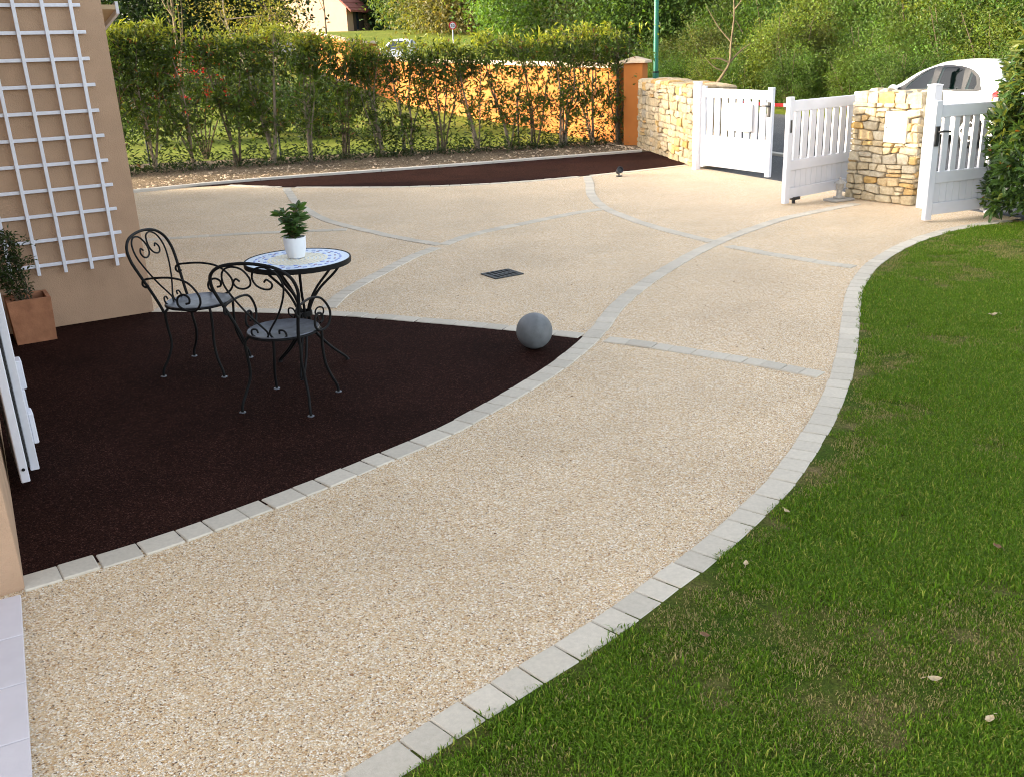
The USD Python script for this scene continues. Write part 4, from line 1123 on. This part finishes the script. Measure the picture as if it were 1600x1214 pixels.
def make_car(name, loc, rz, label, kind_label=None):
    c = thing(name, loc, rz, label, 'car')
    body = car_surface()
    tm = trimesh.Trimesh(*body, process=True)
    if tm.volume < 0: tm.invert()
    m = m3.Manifold(m3.Mesh(np.asarray(tm.vertices, np.float32), np.asarray(tm.faces, np.uint32)))
    WX = (.62, 3.08)
    for wx_ in WX:
        for s in (-1, 1):
            cy = m3.Manifold.cylinder(.5, .345, .345, 40).rotate([90, 0, 0]).translate([wx_, s * .80 + .25, .295])
            m = m - cy
    WIN = [[(1.64, 1.005), (1.68, 1.375), (1.80, 1.345), (2.02, 1.235), (2.22, 1.09), (2.29, .99)], [(.88, 1.02), (.96, 1.365), (1.15, 1.395), (1.50, 1.395), (1.53, 1.01)],
           [(.60, 1.03), (.58, 1.11), (.66, 1.24), (.80, 1.325), (.80, 1.025)]]
    inner = m3.Manifold(m3.Mesh(np.asarray(tm.vertices, np.float32), np.asarray(tm.faces, np.uint32))).translate([-1.9, 0, -.9]).scale([.93, .93, .93]).translate([1.9, 0, .9])
    m = m - (inner ^ m3.Manifold.cube([3.0, 2.0, .9]).translate([.3, -1.0, .62]))
    for w_ in WIN:
        cs = m3.CrossSection([np.array(w_)], m3.FillRule.NonZero)
        m = m - m3.Manifold.extrude(cs, 2.4).rotate([90, 0, 0]).translate([0, 1.2, 0])
    lin = (inner.translate([-1.9, 0, -.9]).scale([.995, .995, .995]).translate([1.9, 0, .9]) - inner.translate([-1.9, 0, -.9]).scale([.96, .96, .96]).translate([1.9, 0, .9])) ^ m3.Manifold.cube([2.9, 2.0, .85]).translate([.35, -1.0, .64])
    for w_ in WIN:
        lin = lin - m3.Manifold.extrude(m3.CrossSection([np.array(w_)], m3.FillRule.NonZero), 2.4).rotate([90, 0, 0]).translate([0, 1.2, 0])
    obj('lining', lin, 'dark_void', c)
    obj('body', m, 'car_white', c, smooth=32)
    for s in (-1, 1):
        sidep = [(.53, 1.00), (.50, 1.10), (.60, 1.25), (.80, 1.36), (1.10, 1.415), (1.50, 1.425), (1.80, 1.37), (2.08, 1.245), (2.34, 1.07), (2.46, .965), (1.6, .985)]
        fr_ = sg.Polygon(catmull(np.array(sidep), 6, closed=True))
        for w_ in WIN: fr_ = fr_.difference(sg.Polygon(w_))
        if fr_.geom_type != 'Polygon': fr_ = max(fr_.geoms, key=lambda g_: g_.area)
        obj('window_frame', side_patch(fr_, s, .012), 'black_plastic', c, smooth=True)
        obj('window', side_patch(WIN[0], s, .004), 'car_glass', c, smooth=True)
        obj('window', side_patch(WIN[1], s, .004), 'car_glass', c, smooth=True)
        obj('quarter_window', side_patch(WIN[2], s, .004), 'car_glass', c, smooth=True)
        obj('tail_light', side_patch([(.06, .62), (.045, .93), (.10, 1.02), (.20, .97), (.30, .84), (.28, .72), (.15, .63)], s, .006, True), 'lamp_red', c, smooth=True)
        obj('indicator', side_patch([(.09, .76), (.10, .90), (.17, .88), (.20, .80), (.15, .75)], s, .010, True), 'lamp_amber', c, smooth=True)
        obj('headlight', side_patch([(3.42, .62), (3.35, .76), (3.5, .80), (3.66, .70), (3.66, .62)], s, .006, True), 'alloy', c, smooth=True)
        obj('door_handle', hull([(x, s * (float(halfw(x, .86)) + dy), z) for x in (1.02, 1.22) for dy in (-.005, .028) for z in (.845, .872)]), 'car_white', c)
        obj('door_handle', hull([(x, s * (float(halfw(x, .84)) + dy), z) for x in (1.86, 2.06) for dy in (-.005, .028) for z in (.825, .852)]), 'car_white', c)
        for x in (.86, 1.60):
            zz = np.linspace(.36, .96, 8)
            obj('door_gap', (np.array([[x + dx, s * (float(halfw(x, z)) + .0025), z] for z in zz for dx in (-.004, .004)]), np.array([[2 * i, 2 * i + 1, 2 * i + 3, 2 * i + 2] for i in range(7)])), 'gasket', c)
        obj('side_moulding', hull([(x, s * (float(halfw(x, .48)) + dy), z) for x in (1.02, 2.62) for dy in (-.004, .014) for z in (.45, .51)]), 'car_white', c)
        obj('mirror', xf((lambda sp: (np.array(sp.vertices) * [.07, .11, .075], np.array(sp.faces)))(trimesh.creation.icosphere(2, 1.0)), 0, (2.50, s * .88, .99)), 'car_white', c, smooth=True)
        for wx_ in WX:
            wh = part('wheel', c)
            ty = lathe([(.19, -.09), (.27, -.095), (.295, -.07), (.30, 0), (.295, .07), (.27, .095), (.19, .09)], 36)
            R90 = np.array([[1, 0, 0], [0, 0, -1], [0, 1, 0]])
            obj('tyre', xf(ty, 0, (wx_, s * .73, .298), R90), 'rubber', wh, smooth=40)
            rim = m3.Manifold.cylinder(.025, .20, .20, 40, True)
            for k in range(6):
                a = k * math.pi / 3
                rim = rim - m3.Manifold.cylinder(.1, .042, .042, 14, True).translate([.125 * math.cos(a), .125 * math.sin(a), 0])
            obj('rim', xf(rim, 0, (wx_, s * .79, .298), R90), 'car_white' if True else 'alloy', wh)
            obj('hub', xf(lathe([(0, -.03), (.19, -.03), (.19, -.02), (0, -.02)], 24), 0, (wx_, s * .765, .298), R90), 'rubber', wh)
    # rear window and windscreen, laid just above the roof line
    def over(x0, x1, w0, w1, dz, n=10):
        V = []
        for x in np.linspace(x0, x1, n):
            w = np.interp(x, [x0, x1], [w0, w1])
            for y in np.linspace(-w, w, 9):
                lo, hi = zb(x), zt(x)
                for _ in range(18):
                    mid = (lo + hi) / 2
                    if float(halfw(x, mid)) > abs(y): lo = mid
                    else: hi = mid
                V.append([x, y, lo])
        V = np.array(V)
        F = [[i * 9 + j, i * 9 + j + 1, (i + 1) * 9 + j + 1, (i + 1) * 9 + j] for i in range(n - 1) for j in range(8)]
        nrm = meshkit.arrays((V, F), True)[2]
        nrm = nrm * np.sign(nrm[:, 2:3] + 1e-9)
        return (V + nrm * dz, np.array(F))
    obj('rear_window', over(.13, .40, .52, .46, .008), 'house_glass', c, smooth=True)
    obj('windscreen', over(2.10, 2.84, .46, .64, .008), 'house_glass', c, smooth=True)
    obj('rear_bumper', hull([(x, y, z) for x, w in ((-.03, .58), (.05, .70)) for y in (-w, w) for z in (.38, .56)]), 'car_white', c)
    obj('number_plate', box(-.040, -.031, -.26, .26, .60, .70), 'sign_white', c)
    obj('interior', hull([(x, y, z) for x in (.55, 2.9) for y in (-.60, .60) for z in (.40, .93)]), 'dark_void', c)
    for x in (1.05, 1.95):
        for y in (-.34, .34):
            obj('seat', hull([(x - .05, y - .2, .93), (x + .1, y - .2, .93), (x - .05, y + .2, .93), (x + .1, y + .2, .93), (x - .14, y - .12, 1.28), (x - .06, y - .12, 1.28), (x - .14, y + .12, 1.28), (x - .06, y + .12, 1.28)]), 'asphalt', c)
    return c
crz = math.atan2(ROAD_T[1], ROAD_T[0])
car = make_car('parked_car', (8.66, 17.62, -.02), crz, 'white rounded hatchback parked on the road behind the wicket gate')
fcx, fcy = -7.7, 56.0
dup(car, (fcx, fcy + 3.0, float(tz(fcx, fcy + 2)) + .0), math.radians(-96), label='distant white car facing the drive, above the orange wall')

# ------------------------------------------------------------------ trees and bushes
def crown_leaves(r, center, rad, n_cl, per, ll, col, cl_r=.22, shell=.55, flat=1.0, gap=None):
    """Leaf clumps spread through an uneven ellipsoid."""
    d = rdir(n_cl, r)
    d /= np.linalg.norm(d, axis=1, keepdims=True)
    rr = (shell + (1 - shell) * r.random(n_cl)) * r.uniform(.82, 1.08, n_cl)
    wob = 1 + .22 * np.sin(d[:, 0] * 5 + d[:, 2] * 3 + r.uniform(0, 6)) + .16 * np.sin(d[:, 1] * 8 - d[:, 2] * 6 + r.uniform(0, 6))
    c = d * (rr * wob)[:, None] * np.asarray(rad) + np.asarray(center)
    m = np.mean(rad) * cl_r
    pos = np.repeat(c, per, 0) + r.normal(size=(n_cl * per, 3)) * m * [1, 1, .7 * flat]
    di = np.repeat(d, per, 0) * .6 + r.normal(size=(n_cl * per, 3)) * .8 + [0, 0, .15]
    tint = np.asarray(col) * r.uniform(.55, 1.45, (n_cl, 1)).repeat(per, 0) * r.uniform(.75, 1.25, (n_cl * per, 1))
    tint *= 1 + r.normal(size=(n_cl, 3)).repeat(per, 0) * .07
    N = n_cl * per
    return leaves(pos, di, r.uniform(.7, 1.3, N) * ll, r.uniform(.45, .75, N) * ll, np.clip(tint, .004, 1), r), c

def make_tree(name, loc, seed, h, rad, ch, n_cl, per, ll, col, label, cat='tree', group=None, bark='bark', tr_=.12, mat='soft_leaf', lean=0., limbs=9, shell=.5, cl_r=.22):
    r = np.random.default_rng(seed)
    t = thing(name, loc, 0, label, cat, group)
    (lm, lt), c = crown_leaves(r, (lean, 0, ch), rad, n_cl, per, ll, col, cl_r, shell)
    tp = catmull([(0, 0, -.2), (lean * .3 + r.normal() * .05, r.normal() * .05, ch * .45), (lean, 0, ch), (lean + r.normal() * .1, r.normal() * .1, ch + rad[2] * .6)], 6)
    ms = [tube(tp, np.linspace(tr_, tr_ * .2, len(tp)), 8)]
    for k in range(limbs):
        e = c[int(r.integers(0, len(c)))]
        s0 = tp[int(r.integers(5, len(tp) - 3))]
        if e[2] < s0[2] - .2: continue
        ms.append(tube(catmull([s0, (s0 + e) / 2 + r.normal(size=3) * .12, e], 5), np.linspace(tr_ * .4, tr_ * .08, 11), 5))
    obj('trunk', cat_(ms), bark, t)
    obj('crown', lm, mat, t, tint=lt, kind='stuff')
    return t

# thicket on the bank beyond the road: bushes of a few habits
def make_bush(seed, col, label, group, rad=(1.7, 1.5, 1.7), n_cl=420, per=30, ll=.085):
    r = np.random.default_rng(seed)
    t = thing('thicket_bush', (0, 0, -50), 0, label, 'bush', group)
    parts_, tints, n = [], [], 0
    V, F, C = [], [], []
    for k in range(4):
        cen = (r.uniform(-.7, .7), r.uniform(-.5, .5), rad[2] * r.uniform(.45, 1.1))
        (lm, lt), c = crown_leaves(r, cen, np.array(rad) * r.uniform(.5, .85), n_cl // 4, per, ll, np.array(col) * r.uniform(.85, 1.15), .20, .45)
        V.append(lm[0]); F.append(lm[1] + n); C.append(lt); n += len(lm[0])
    st = []
    for k in range(9):
        a = r.uniform(0, 2 * math.pi); q = r.uniform(.3, 1.2); h = r.uniform(1.2, 2 * rad[2] * .85)
        st.append(tube(catmull([(.15 * math.cos(a), .15 * math.sin(a), -.3), (q * .5 * math.cos(a), q * .5 * math.sin(a), h * .5), (q * math.cos(a), q * math.sin(a), h)], 5), np.linspace(.03, .008, 11), 5))
    obj('stems', cat_(st), 'bark', t)
    obj('foliage', (np.vstack(V), np.vstack(F)), 'soft_leaf', t, tint=np.vstack(C), kind='stuff')
    return t
BG = 'bushes of the dense green thicket beyond the road'
BL = 'green bush in the dense sunlit thicket beyond the road'
GREENS = [(.062, .104, .013), (.042, .084, .012), (.082, .114, .016), (.052, .094, .015), (.072, .092, .019)]
protos = [make_bush(100 + i, g, BL, BG) for i, g in enumerate(GREENS)]
brng = np.random.default_rng(55)
spots = []
for row, (o, sc0) in enumerate([(9.6, .62), (11.0, .85), (12.8, 1.05), (15.2, 1.3), (18.5, 1.6)]):
    tcur = -10.0 if row < 3 else -14.0
    while tcur < (24 if row < 2 else 34):
        p = ROAD_O + ROAD_T * (tcur + brng.uniform(-.4, .4)) + ROAD_N * (o + brng.uniform(-.5, .5))
        spots.append((p[0], p[1], sc0 * brng.uniform(.82, 1.2)))
        tcur += 2.0 * sc0 ** .75
firsts = {}
for k, (x, y, sc) in enumerate(spots):
    pr = protos[int(brng.integers(0, len(protos)))]
    loc, rz, scl = (x, y, float(tz(x, y)) - .1), brng.uniform(0, 6.28), (sc, sc, sc * brng.uniform(.9, 1.15))
    if id(pr) not in firsts:
        firsts[id(pr)] = 1
        X = UsdGeom.Xformable(pr); X.ClearXformOpOrder()
        X.AddTranslateOp().Set(Gf.Vec3d(*map(float, loc))); X.AddRotateZOp().Set(math.degrees(rz)); X.AddScaleOp().Set(Gf.Vec3f(1, 1, 1))
        dup_scale_src = pr
    else:
        dup(pr, loc, rz, scl, name='thicket_bush')

# pale bare tree in the thicket
bw = thing('bare_tree', (5.12, 28.7, float(tz(5.12, 28.7))), 0, 'pale leafless crooked tree standing out of the thicket', 'tree')
tr0 = catmull([(-.28, 0, -.3), (-.20, 0, .6), (.02, 0, 1.0), (.22, .05, 1.35), (.24, .0, 1.9), (.30, 0, 2.6), (.26, .1, 3.5), (.34, .1, 4.6)], 6)
obj('trunk', tube(tr0, np.linspace(.05, .010, len(tr0)), 8), 'bare_wood', bw)
wr_ = np.random.default_rng(3)
for k in range(4):
    s0 = tr0[int(wr_.integers(14, len(tr0) - 4))]
    sd = wr_.choice([-1, 1])
    e = s0 + np.array([sd * wr_.uniform(.3, 1.0), wr_.uniform(-.3, .3), wr_.uniform(.3, 1.0)])
    obj('branch', tube(catmull([s0, (s0 + e) / 2 + [0, 0, -.08], e], 5), np.linspace(.026, .006, 11), 6), 'bare_wood', bw)
for k in range(2):
    s0 = tr0[18]; e = s0 + np.array([[-.55, 0, .12], [.6, 0, .5]][k])
    obj('branch', tube(catmull([s0, (s0 + e) / 2 + [0, 0, .05], e], 5), np.linspace(.035, .010, 11), 6), 'bare_wood', bw)

def put(px, D):      # a spot on the ground D metres ahead, px = its bearing x/y
    x = px * D
    return (x, D, float(tz(x, D)))
# (bearing, distance, height of crown centre, radii, clumps, leaves per clump, leaf size, colour, label, lean)
TREES = [
 (-0.4078, 40, 5.2, (2.6, 2.6, 5.0), 420, 26, .20, (.020, .038, .014), 'dark tall evergreen at the left end of the hedge, sky showing beside it', 'bark'),
 (-0.3764, 46, 5.0, (2.2, 2.2, 5.2), 230, 22, .20, (.018, .034, .013), 'dark thin-crowned tree with a reddish trunk behind the hedge', 'bark'),
 (-0.3419, 42, 4.2, (2.7, 2.4, 4.4), 520, 26, .19, (.022, .045, .015), 'dark green tree directly behind the pale forked trunk', 'bark'),
 (-0.3105, 44, 4.6, (2.9, 2.6, 4.6), 560, 26, .19, (.018, .040, .013), 'broad dark evergreen between the pale trunk and the yellow tree', 'bark'),
 (-0.2854, 48, 5.0, (2.4, 2.4, 4.6), 380, 24, .20, (.024, .046, .016), 'dark evergreen behind the young yellow-green tree', 'bark'),
 (-0.1400, 108, 2.6, (3.3, 3.3, 3.6), 420, 24, .42, (.030, .065, .020), 'round dark green tree right of the gabled house', 'bark'),
 (-0.1270, 122, 2.4, (3.6, 3.6, 3.6), 360, 24, .42, (.036, .075, .024), 'dark tree behind the round tree on the rise', 'bark'),
 (-0.1191, 98, 2.6, (4.2, 4.2, 3.4), 460, 24, .40, (.060, .095, .030), 'greyish green tree behind the distant white car', 'bark'),
 (-0.0972, 88, 2.8, (3.4, 3.4, 3.4), 420, 24, .34, (.115, .125, .035), 'yellowish spring tree left of the round road sign', 'bark'),
 (-0.0689, 84, 3.0, (3.6, 3.4, 3.4), 440, 24, .34, (.110, .105, .040), 'brownish budding tree behind the round road sign', 'bark'),
 (-0.0150, 64, 2.6, (3.6, 3.4, 3.8), 620, 26, .25, (.070, .130, .022), 'bright green bushy tree right of the round road sign', 'bark'),
 (0.0052, 56, 2.6, (3.4, 3.2, 4.0), 620, 26, .23, (.055, .110, .020), 'full green tree above the middle of the hedge', 'bark'),
 (0.0260, 50, 2.6, (3.2, 3.0, 4.0), 620, 26, .21, (.065, .120, .022), 'leafy green tree above the right part of the hedge', 'bark'),
 (0.0722, 44, 2.4, (2.6, 2.6, 3.8), 520, 26, .19, (.085, .105, .035), 'olive-toned tree with bare stems left of the lamp post', 'bark_grey'),
 (0.0911, 40, 2.3, (2.4, 2.4, 3.8), 520, 26, .17, (.060, .110, .020), 'green tree just left of the green lamp post', 'bark'),
]
for i, (b, D, chh, rad, ncl, per, ll, col, lab, bark) in enumerate(TREES):
    x, y, z = put(b, D)
    make_tree('tree', (x, y, z), 200 + i, 0, rad, chh, ncl, per, ll, col, lab, bark=bark, tr_=.16 if D < 60 else .22, shell=.42)

make_tree('tree', (-15.0, 17.9, 0), 260, 0, (1.3, 1.05, 2.6), 3.6, 520, 26, .13, (.020, .040, .014), 'tall dense evergreen added out of view beyond the house, to shade the left stone wall', bark='bark', tr_=.14, shell=.3)  # unseen tree, added for the shade it throws on the left stone wall
# young yellow-green tree and the thin leaning one
x, y, z = put(-.2603, 33)
make_tree('young_tree', (x, y, z), 301, 0, (1.5, 1.3, 1.5), 2.75, 120, 22, .085, (.125, .135, .028), 'young yellow-green tree in front of the gabled house', tr_=.07, shell=.25, limbs=14, cl_r=.2, bark='bark')
x, y, z = put(-.285, 30)
make_tree('young_tree', (x, y, z), 302, 0, (1.1, 1.0, 1.6), 2.9, 60, 14, .075, (.150, .140, .035), 'slender sparse sapling leaning left with pale twigs', tr_=.05, shell=.2, limbs=14, cl_r=.22, lean=-.6, bark='bark_grey')
x, y, z = put(-.3544, 31)
make_tree('young_tree', (x, y, z), 303, 0, (.9, .8, 1.1), 3.6, 40, 14, .08, (.04, .065, .02), 'slim tree with a pale forked trunk above the hedge', tr_=.08, shell=.2, limbs=10, bark='bare_wood')
x, y, z = put(-.2089, 92)
make_tree('young_tree', (x, y, z), 304, 0, (1.3, 1.2, 1.1), 3.9, 34, 16, .16, (.14, .13, .05), 'small thin tree standing against the gable wall', tr_=.09, shell=.2, limbs=10)

# dark garden shrubs on the neighbour's grass
for k_, (x, y, sc_, lab) in enumerate([(-9.4, 23.5, 1.0, 'dark rounded garden shrub behind the left end of the hedge'), (-7.2, 25.5, .9, 'dark garden shrub behind the hedge, near the red blossom'), (-5.4, 24.0, .75, 'low dark garden shrub on the grass behind the middle of the hedge')]):
    make_tree('garden_shrub', (x, y, 0), 400 + k_, 0, (1.3 * sc_, 1.1 * sc_, .95 * sc_), .95 * sc_, 200, 24, .09, (.028, .052, .015), lab, cat='shrub', tr_=.05, shell=.35)

# red-flowering shrub behind the hedge
rs_ = thing('flowering_shrub', (-6.75, 19.7, 0), 0, 'shrub with dark red blossom glimpsed through the hedge', 'shrub')
r = np.random.default_rng(66)
(lm, lt), c = crown_leaves(r, (0, 0, 1.45), (.9, .6, .62), 70, 12, .07, (.03, .05, .02), .18, .3)
obj('foliage', lm, 'soft_leaf', rs_, tint=lt, kind='stuff')
(lm, lt), c = crown_leaves(r, (0, -.1, 1.5), (.95, .6, .6), 34, 14, .065, (.34, .012, .015), .07, .5)
obj('blossom', lm, 'soft_leaf', rs_, tint=lt, kind='stuff')
obj('stems', cat_([tube(catmull([(0, 0, -.1), (a * .4, 0, .7), (a, .1, 1.5)], 5), np.linspace(.02, .006, 11), 5) for a in (-.7, -.4, -.1, .2, .5, .8)]), 'bark', rs_)

# ------------------------------------------------------------------ gabled house on the rise
hx0, hy0 = -19.3, 103.0
gz = float(tz(hx0, hy0)) - .15
gh = thing('gabled_house', (hx0, hy0, gz), math.radians(-20), 'cream gabled house with a dark red tiled roof on the grassy rise', 'house')
obj('wall', hull([(-10, 0, -.5), (0, 0, -.5), (-10, 9, -.5), (0, 9, -.5), (-10, 0, 2.5), (0, 0, 2.5), (-10, 9, 2.5), (0, 9, 2.5), (-5, 0, 7.0), (-5, 9, 7.0)]), 'cream_render', gh)
for sx in (-1, 1):
    rp = obj('roof', hull([(-5 + sx * a_, y, zz + dz) for a_, zz in ((-.0, 7.02), (5.7, 1.90)) for y in (-.35, 11.5) for dz in (.03, .22)]), 'roof_tile', gh)
    for k in range(10):
        fr = (k + .5) / 10
        obj('tile_course', hull([(-5 + sx * (5.7 * fr + d_), y, 7.02 - 5.12 * fr + .225 - d_ * .9 + e_) for d_ in (-.02, .05) for y in (-.36, 11.51) for e_ in (0, .05)]), 'roof_tile', rp)
obj('shutter', box(.003, .05, 1.2, 1.7, .1, 2.2), 'timber_dark', gh)
obj('door', box(.003, .06, 2.2, 3.2, .1, 2.2), 'timber_dark', gh)
obj('window', box(.003, .04, 1.72, 2.15, .3, 2.1), 'house_glass', gh)
obj('post', box(1.5, 1.65, 6.0, 6.15, -.5, 1.9), 'timber_dark', gh)
obj('porch_beam', box(.0, 1.8, 5.9, 6.2, 1.75, 1.9), 'timber_dark', gh)
obj('skylight', hull([(-5 + a_, y, 7.02 - a_ * .898 + .225 + dz) for a_ in (2.6, 3.4) for y in (3, 3.9) for dz in (.06, .1)]), 'house_glass', gh)

# ------------------------------------------------------------------ round road sign
sxp, syp = -.0853 * 50, 50.0
sgz = float(tz(sxp, syp))
sn = thing('road_sign', (sxp, syp, sgz), .1, 'round red-rimmed speed limit sign above the hedge', 'sign')
SZ = 2.0 + (69.5 - 45) / 1500 * 50 - sgz + .06
R90 = np.array([[1, 0, 0], [0, 0, -1], [0, 1, 0]])
obj('pole', tube([(0, .05, -.3), (0, .05, SZ + .2)], .03, 10), 'alloy', sn)
obj('disc', xf(lathe([(0, -.008), (.19, -.008), (.19, .008), (0, .008)], 32), 0, (0, 0, SZ), R90), 'sign_red', sn)
obj('face', xf(lathe([(0, .0), (.132, .0), (.132, .003), (0, .003)], 32), 0, (0, -.0125, SZ), R90), 'sign_white', sn)
tx = meshkit.text_mesh('30', .125, .004, bold=True)
tv = np.array(tx.vertices); tv[:, :2] -= (tv[:, :2].max(0) + tv[:, :2].min(0)) / 2
obj('number', xf((tv, np.array(tx.faces)), 0, (0, -.0135, SZ), R90), 'black_plastic', sn)

# ------------------------------------------------------------------ lawn: tufts of grass blades
lpoly = sg.Polygon(lawn_pts).buffer(0)
li = UsdGeom.PointInstancer.Define(stage, '/World/grass')
tag(li.GetPrim(), 'short green lawn grass with dry thin patches', 'grass', None, 'stuff')
tr_g = np.random.default_rng(91)
NP = 8
for k in range(NP):
    dry = k >= 6
    n = 185 if not dry else 95
    rr, an = .075 * np.sqrt(tr_g.random(n)), tr_g.uniform(0, 6.28, n)
    base = np.column_stack([rr * np.cos(an), rr * np.sin(an), np.zeros(n)])
    h = tr_g.uniform(.007, .021, n) * np.where(tr_g.random(n) < .08, 1.7, 1.0) * (.8 if dry else 1)
    a = tr_g.uniform(0, 6.28, n); ln_ = tr_g.uniform(.2, 1.0, n)
    w = tr_g.uniform(.0011, .0022, n)
    side = np.column_stack([-np.sin(a), np.cos(a), np.zeros(n)]); out = np.column_stack([np.cos(a), np.sin(a), np.zeros(n)])
    mid = base + out * (ln_ * h * .35)[:, None] + np.array([0, 0, 1]) * (h * .62)[:, None]
    tip = base + out * (ln_ * h * 1.0)[:, None] + np.array([0, 0, 1]) * (h * (1 - .25 * ln_))[:, None]
    V = np.stack([base - side * w[:, None], base + side * w[:, None], mid + side * w[:, None] * .8, mid - side * w[:, None] * .8, tip], 1)
    F = (np.arange(n)[:, None, None] * 5 + np.array([[0, 1, 2], [0, 2, 3], [3, 2, 4]])[None]).reshape(-1, 3)
    if dry:
        col = np.where(tr_g.random((n, 1)) < .42, np.array([[.36, .29, .14]]), np.array([[.10, .16, .014]]))
    else:
        col = np.array([.094, .180, .007]) * tr_g.uniform(.55, 1.5, (n, 1)) + (tr_g.random((n, 1)) < .10) * np.array([.20, .12, .05])
    g = usdkit.mesh(stage, f'/World/grass/tuft_{k:03d}', (V.reshape(-1, 3), F), MATS['grass_blade'])
    g.CreateDoubleSidedAttr(True)
    UsdGeom.PrimvarsAPI(g).CreatePrimvar('tint', Sdf.ValueTypeNames.Color3fArray, 'vertex').Set(Vt.Vec3fArray.FromNumpy(np.repeat(col, 5, 0).astype(np.float32)))
    li.GetPrototypesRel().AddTarget(g.GetPath())
N = 38000
pts = np.column_stack([tr_g.uniform(-2, 9, N * 2), tr_g.uniform(-.5, 10.8, N * 2)])
import shapely
keep = shapely.contains_xy(lpoly.buffer(-.115), pts[:, 0], pts[:, 1])
# out to where the lens can see, with a margin
keep &= (pts[:, 0] < .60 * pts[:, 1] + 1.6) & (pts[:, 1] > 1.2)
pts = pts[keep]
nz = meshkit.fbm(np.column_stack([pts * 1.1, np.zeros(len(pts))])) + .6 * meshkit.fbm(np.column_stack([pts * 4.0, np.ones(len(pts))]))
q = (nz - nz.mean()) / nz.std()
edge_all = edge = np.array([np.min(np.hypot(LAWN_EDGE[:, 0] - a, LAWN_EDGE[:, 1] - b)) for a, b in pts])
q = q + .9 * (edge < .22)
u_ = tr_g.random(len(pts))
bare = (q > .8) & (u_ < .45)
pts, q, edge = pts[~bare], q[~bare], edge[~bare]
u_ = tr_g.random(len(pts))
idx = np.where((q > .35) & (u_ < .35 + .5 * np.clip(q - .35, 0, 1)), tr_g.integers(6, 8, len(pts)), tr_g.integers(0, 6, len(pts)))
sc = tr_g.uniform(.7, 1.25, len(pts)) * np.where(q > .55, .8, 1.0) * np.where((edge < .24) & (tr_g.random(len(pts)) < .10), 1.2, 1.0) * np.where(tr_g.random(len(pts)) < .03, 1.35, 1.0)
li.CreateProtoIndicesAttr(Vt.IntArray.FromNumpy(idx.astype(np.int32)))
li.CreatePositionsAttr(Vt.Vec3fArray.FromNumpy(np.column_stack([pts, np.full(len(pts), .003)]).astype(np.float32)))
li.CreateScalesAttr(Vt.Vec3fArray.FromNumpy(np.repeat(sc[:, None], 3, 1).astype(np.float32)))
ha = tr_g.uniform(0, math.pi, len(pts))
li.CreateOrientationsAttr(Vt.QuathArray([Gf.Quath(float(math.cos(a_)), 0, 0, float(math.sin(a_))) for a_ in ha]))
print('tufts', len(pts))

# scattered dark bits and a few loose chips on the gravel
ms, mk = [], 0
while mk < 90:
    x, y = tr_g.uniform(-2, 3.6), tr_g.uniform(2.2, 9)
    if not gp.buffer(-.2).contains(sg.Point(x, y)) or sg.Polygon(patio_pts).buffer(.15).contains(sg.Point(x, y)): continue
    b = trimesh.convex.convex_hull(tr_g.normal(size=(8, 3)) * [1, .7, .4])
    ms.append((np.array(b.vertices) * tr_g.uniform(.0025, .006) + [x, y, .002], np.array(b.faces))); mk += 1
g_ = obj('gravel_debris', cat_(ms), 'brown_leaf')
tag(g_, 'tiny dark bits scattered on the gravel', 'debris', None, 'stuff')

# dead leaves on the lawn
for k, (x, y, s_, mt, lab) in enumerate([
    (1.22, 2.60, .030, 'dry_leaf', 'pale curled dead leaf on the lawn near the bottom right'),
    (1.80, 3.44, .028, 'brown_leaf', 'brown curled dead leaf at the right side of the lawn'),
    (1.31, 2.40, .026, 'dry_leaf', 'pale dead leaf on the lawn at the bottom edge'),
    (.52, 2.88, .026, 'brown_leaf', 'small brown dead leaf on the lawn near the pavers'),
    (.76, 3.36, .024, 'dry_leaf', 'pale dead leaf lying at the edge of the paver border'),
    (3.27, 6.80, .045, 'dry_leaf', 'pale dead leaf in the middle of the lawn'),
    (1.03, 3.80, .022, 'dry_leaf', 'small pale dead leaf beside the curve of the border')]):
    lf = thing('dead_leaf', (x, y, .022), k * 1.9, lab, 'leaf')
    tv, tf = T_BIG
    v = tv * [2.0, 1.1, 1.0]; v = v - [1.0, 0, 0]
    v[:, 2] = .45 * v[:, 0] ** 2 + .5 * np.abs(v[:, 1]) + .12 * np.sin(v[:, 0] * 5 + k)
    obj('blade', (v * s_ * .85, tf), mt, lf)
    obj('stalk', tube([(-s_, 0, .45 * s_), (-s_ * 1.5, .1 * s_, .2 * s_)], .0012, 5), mt, lf)
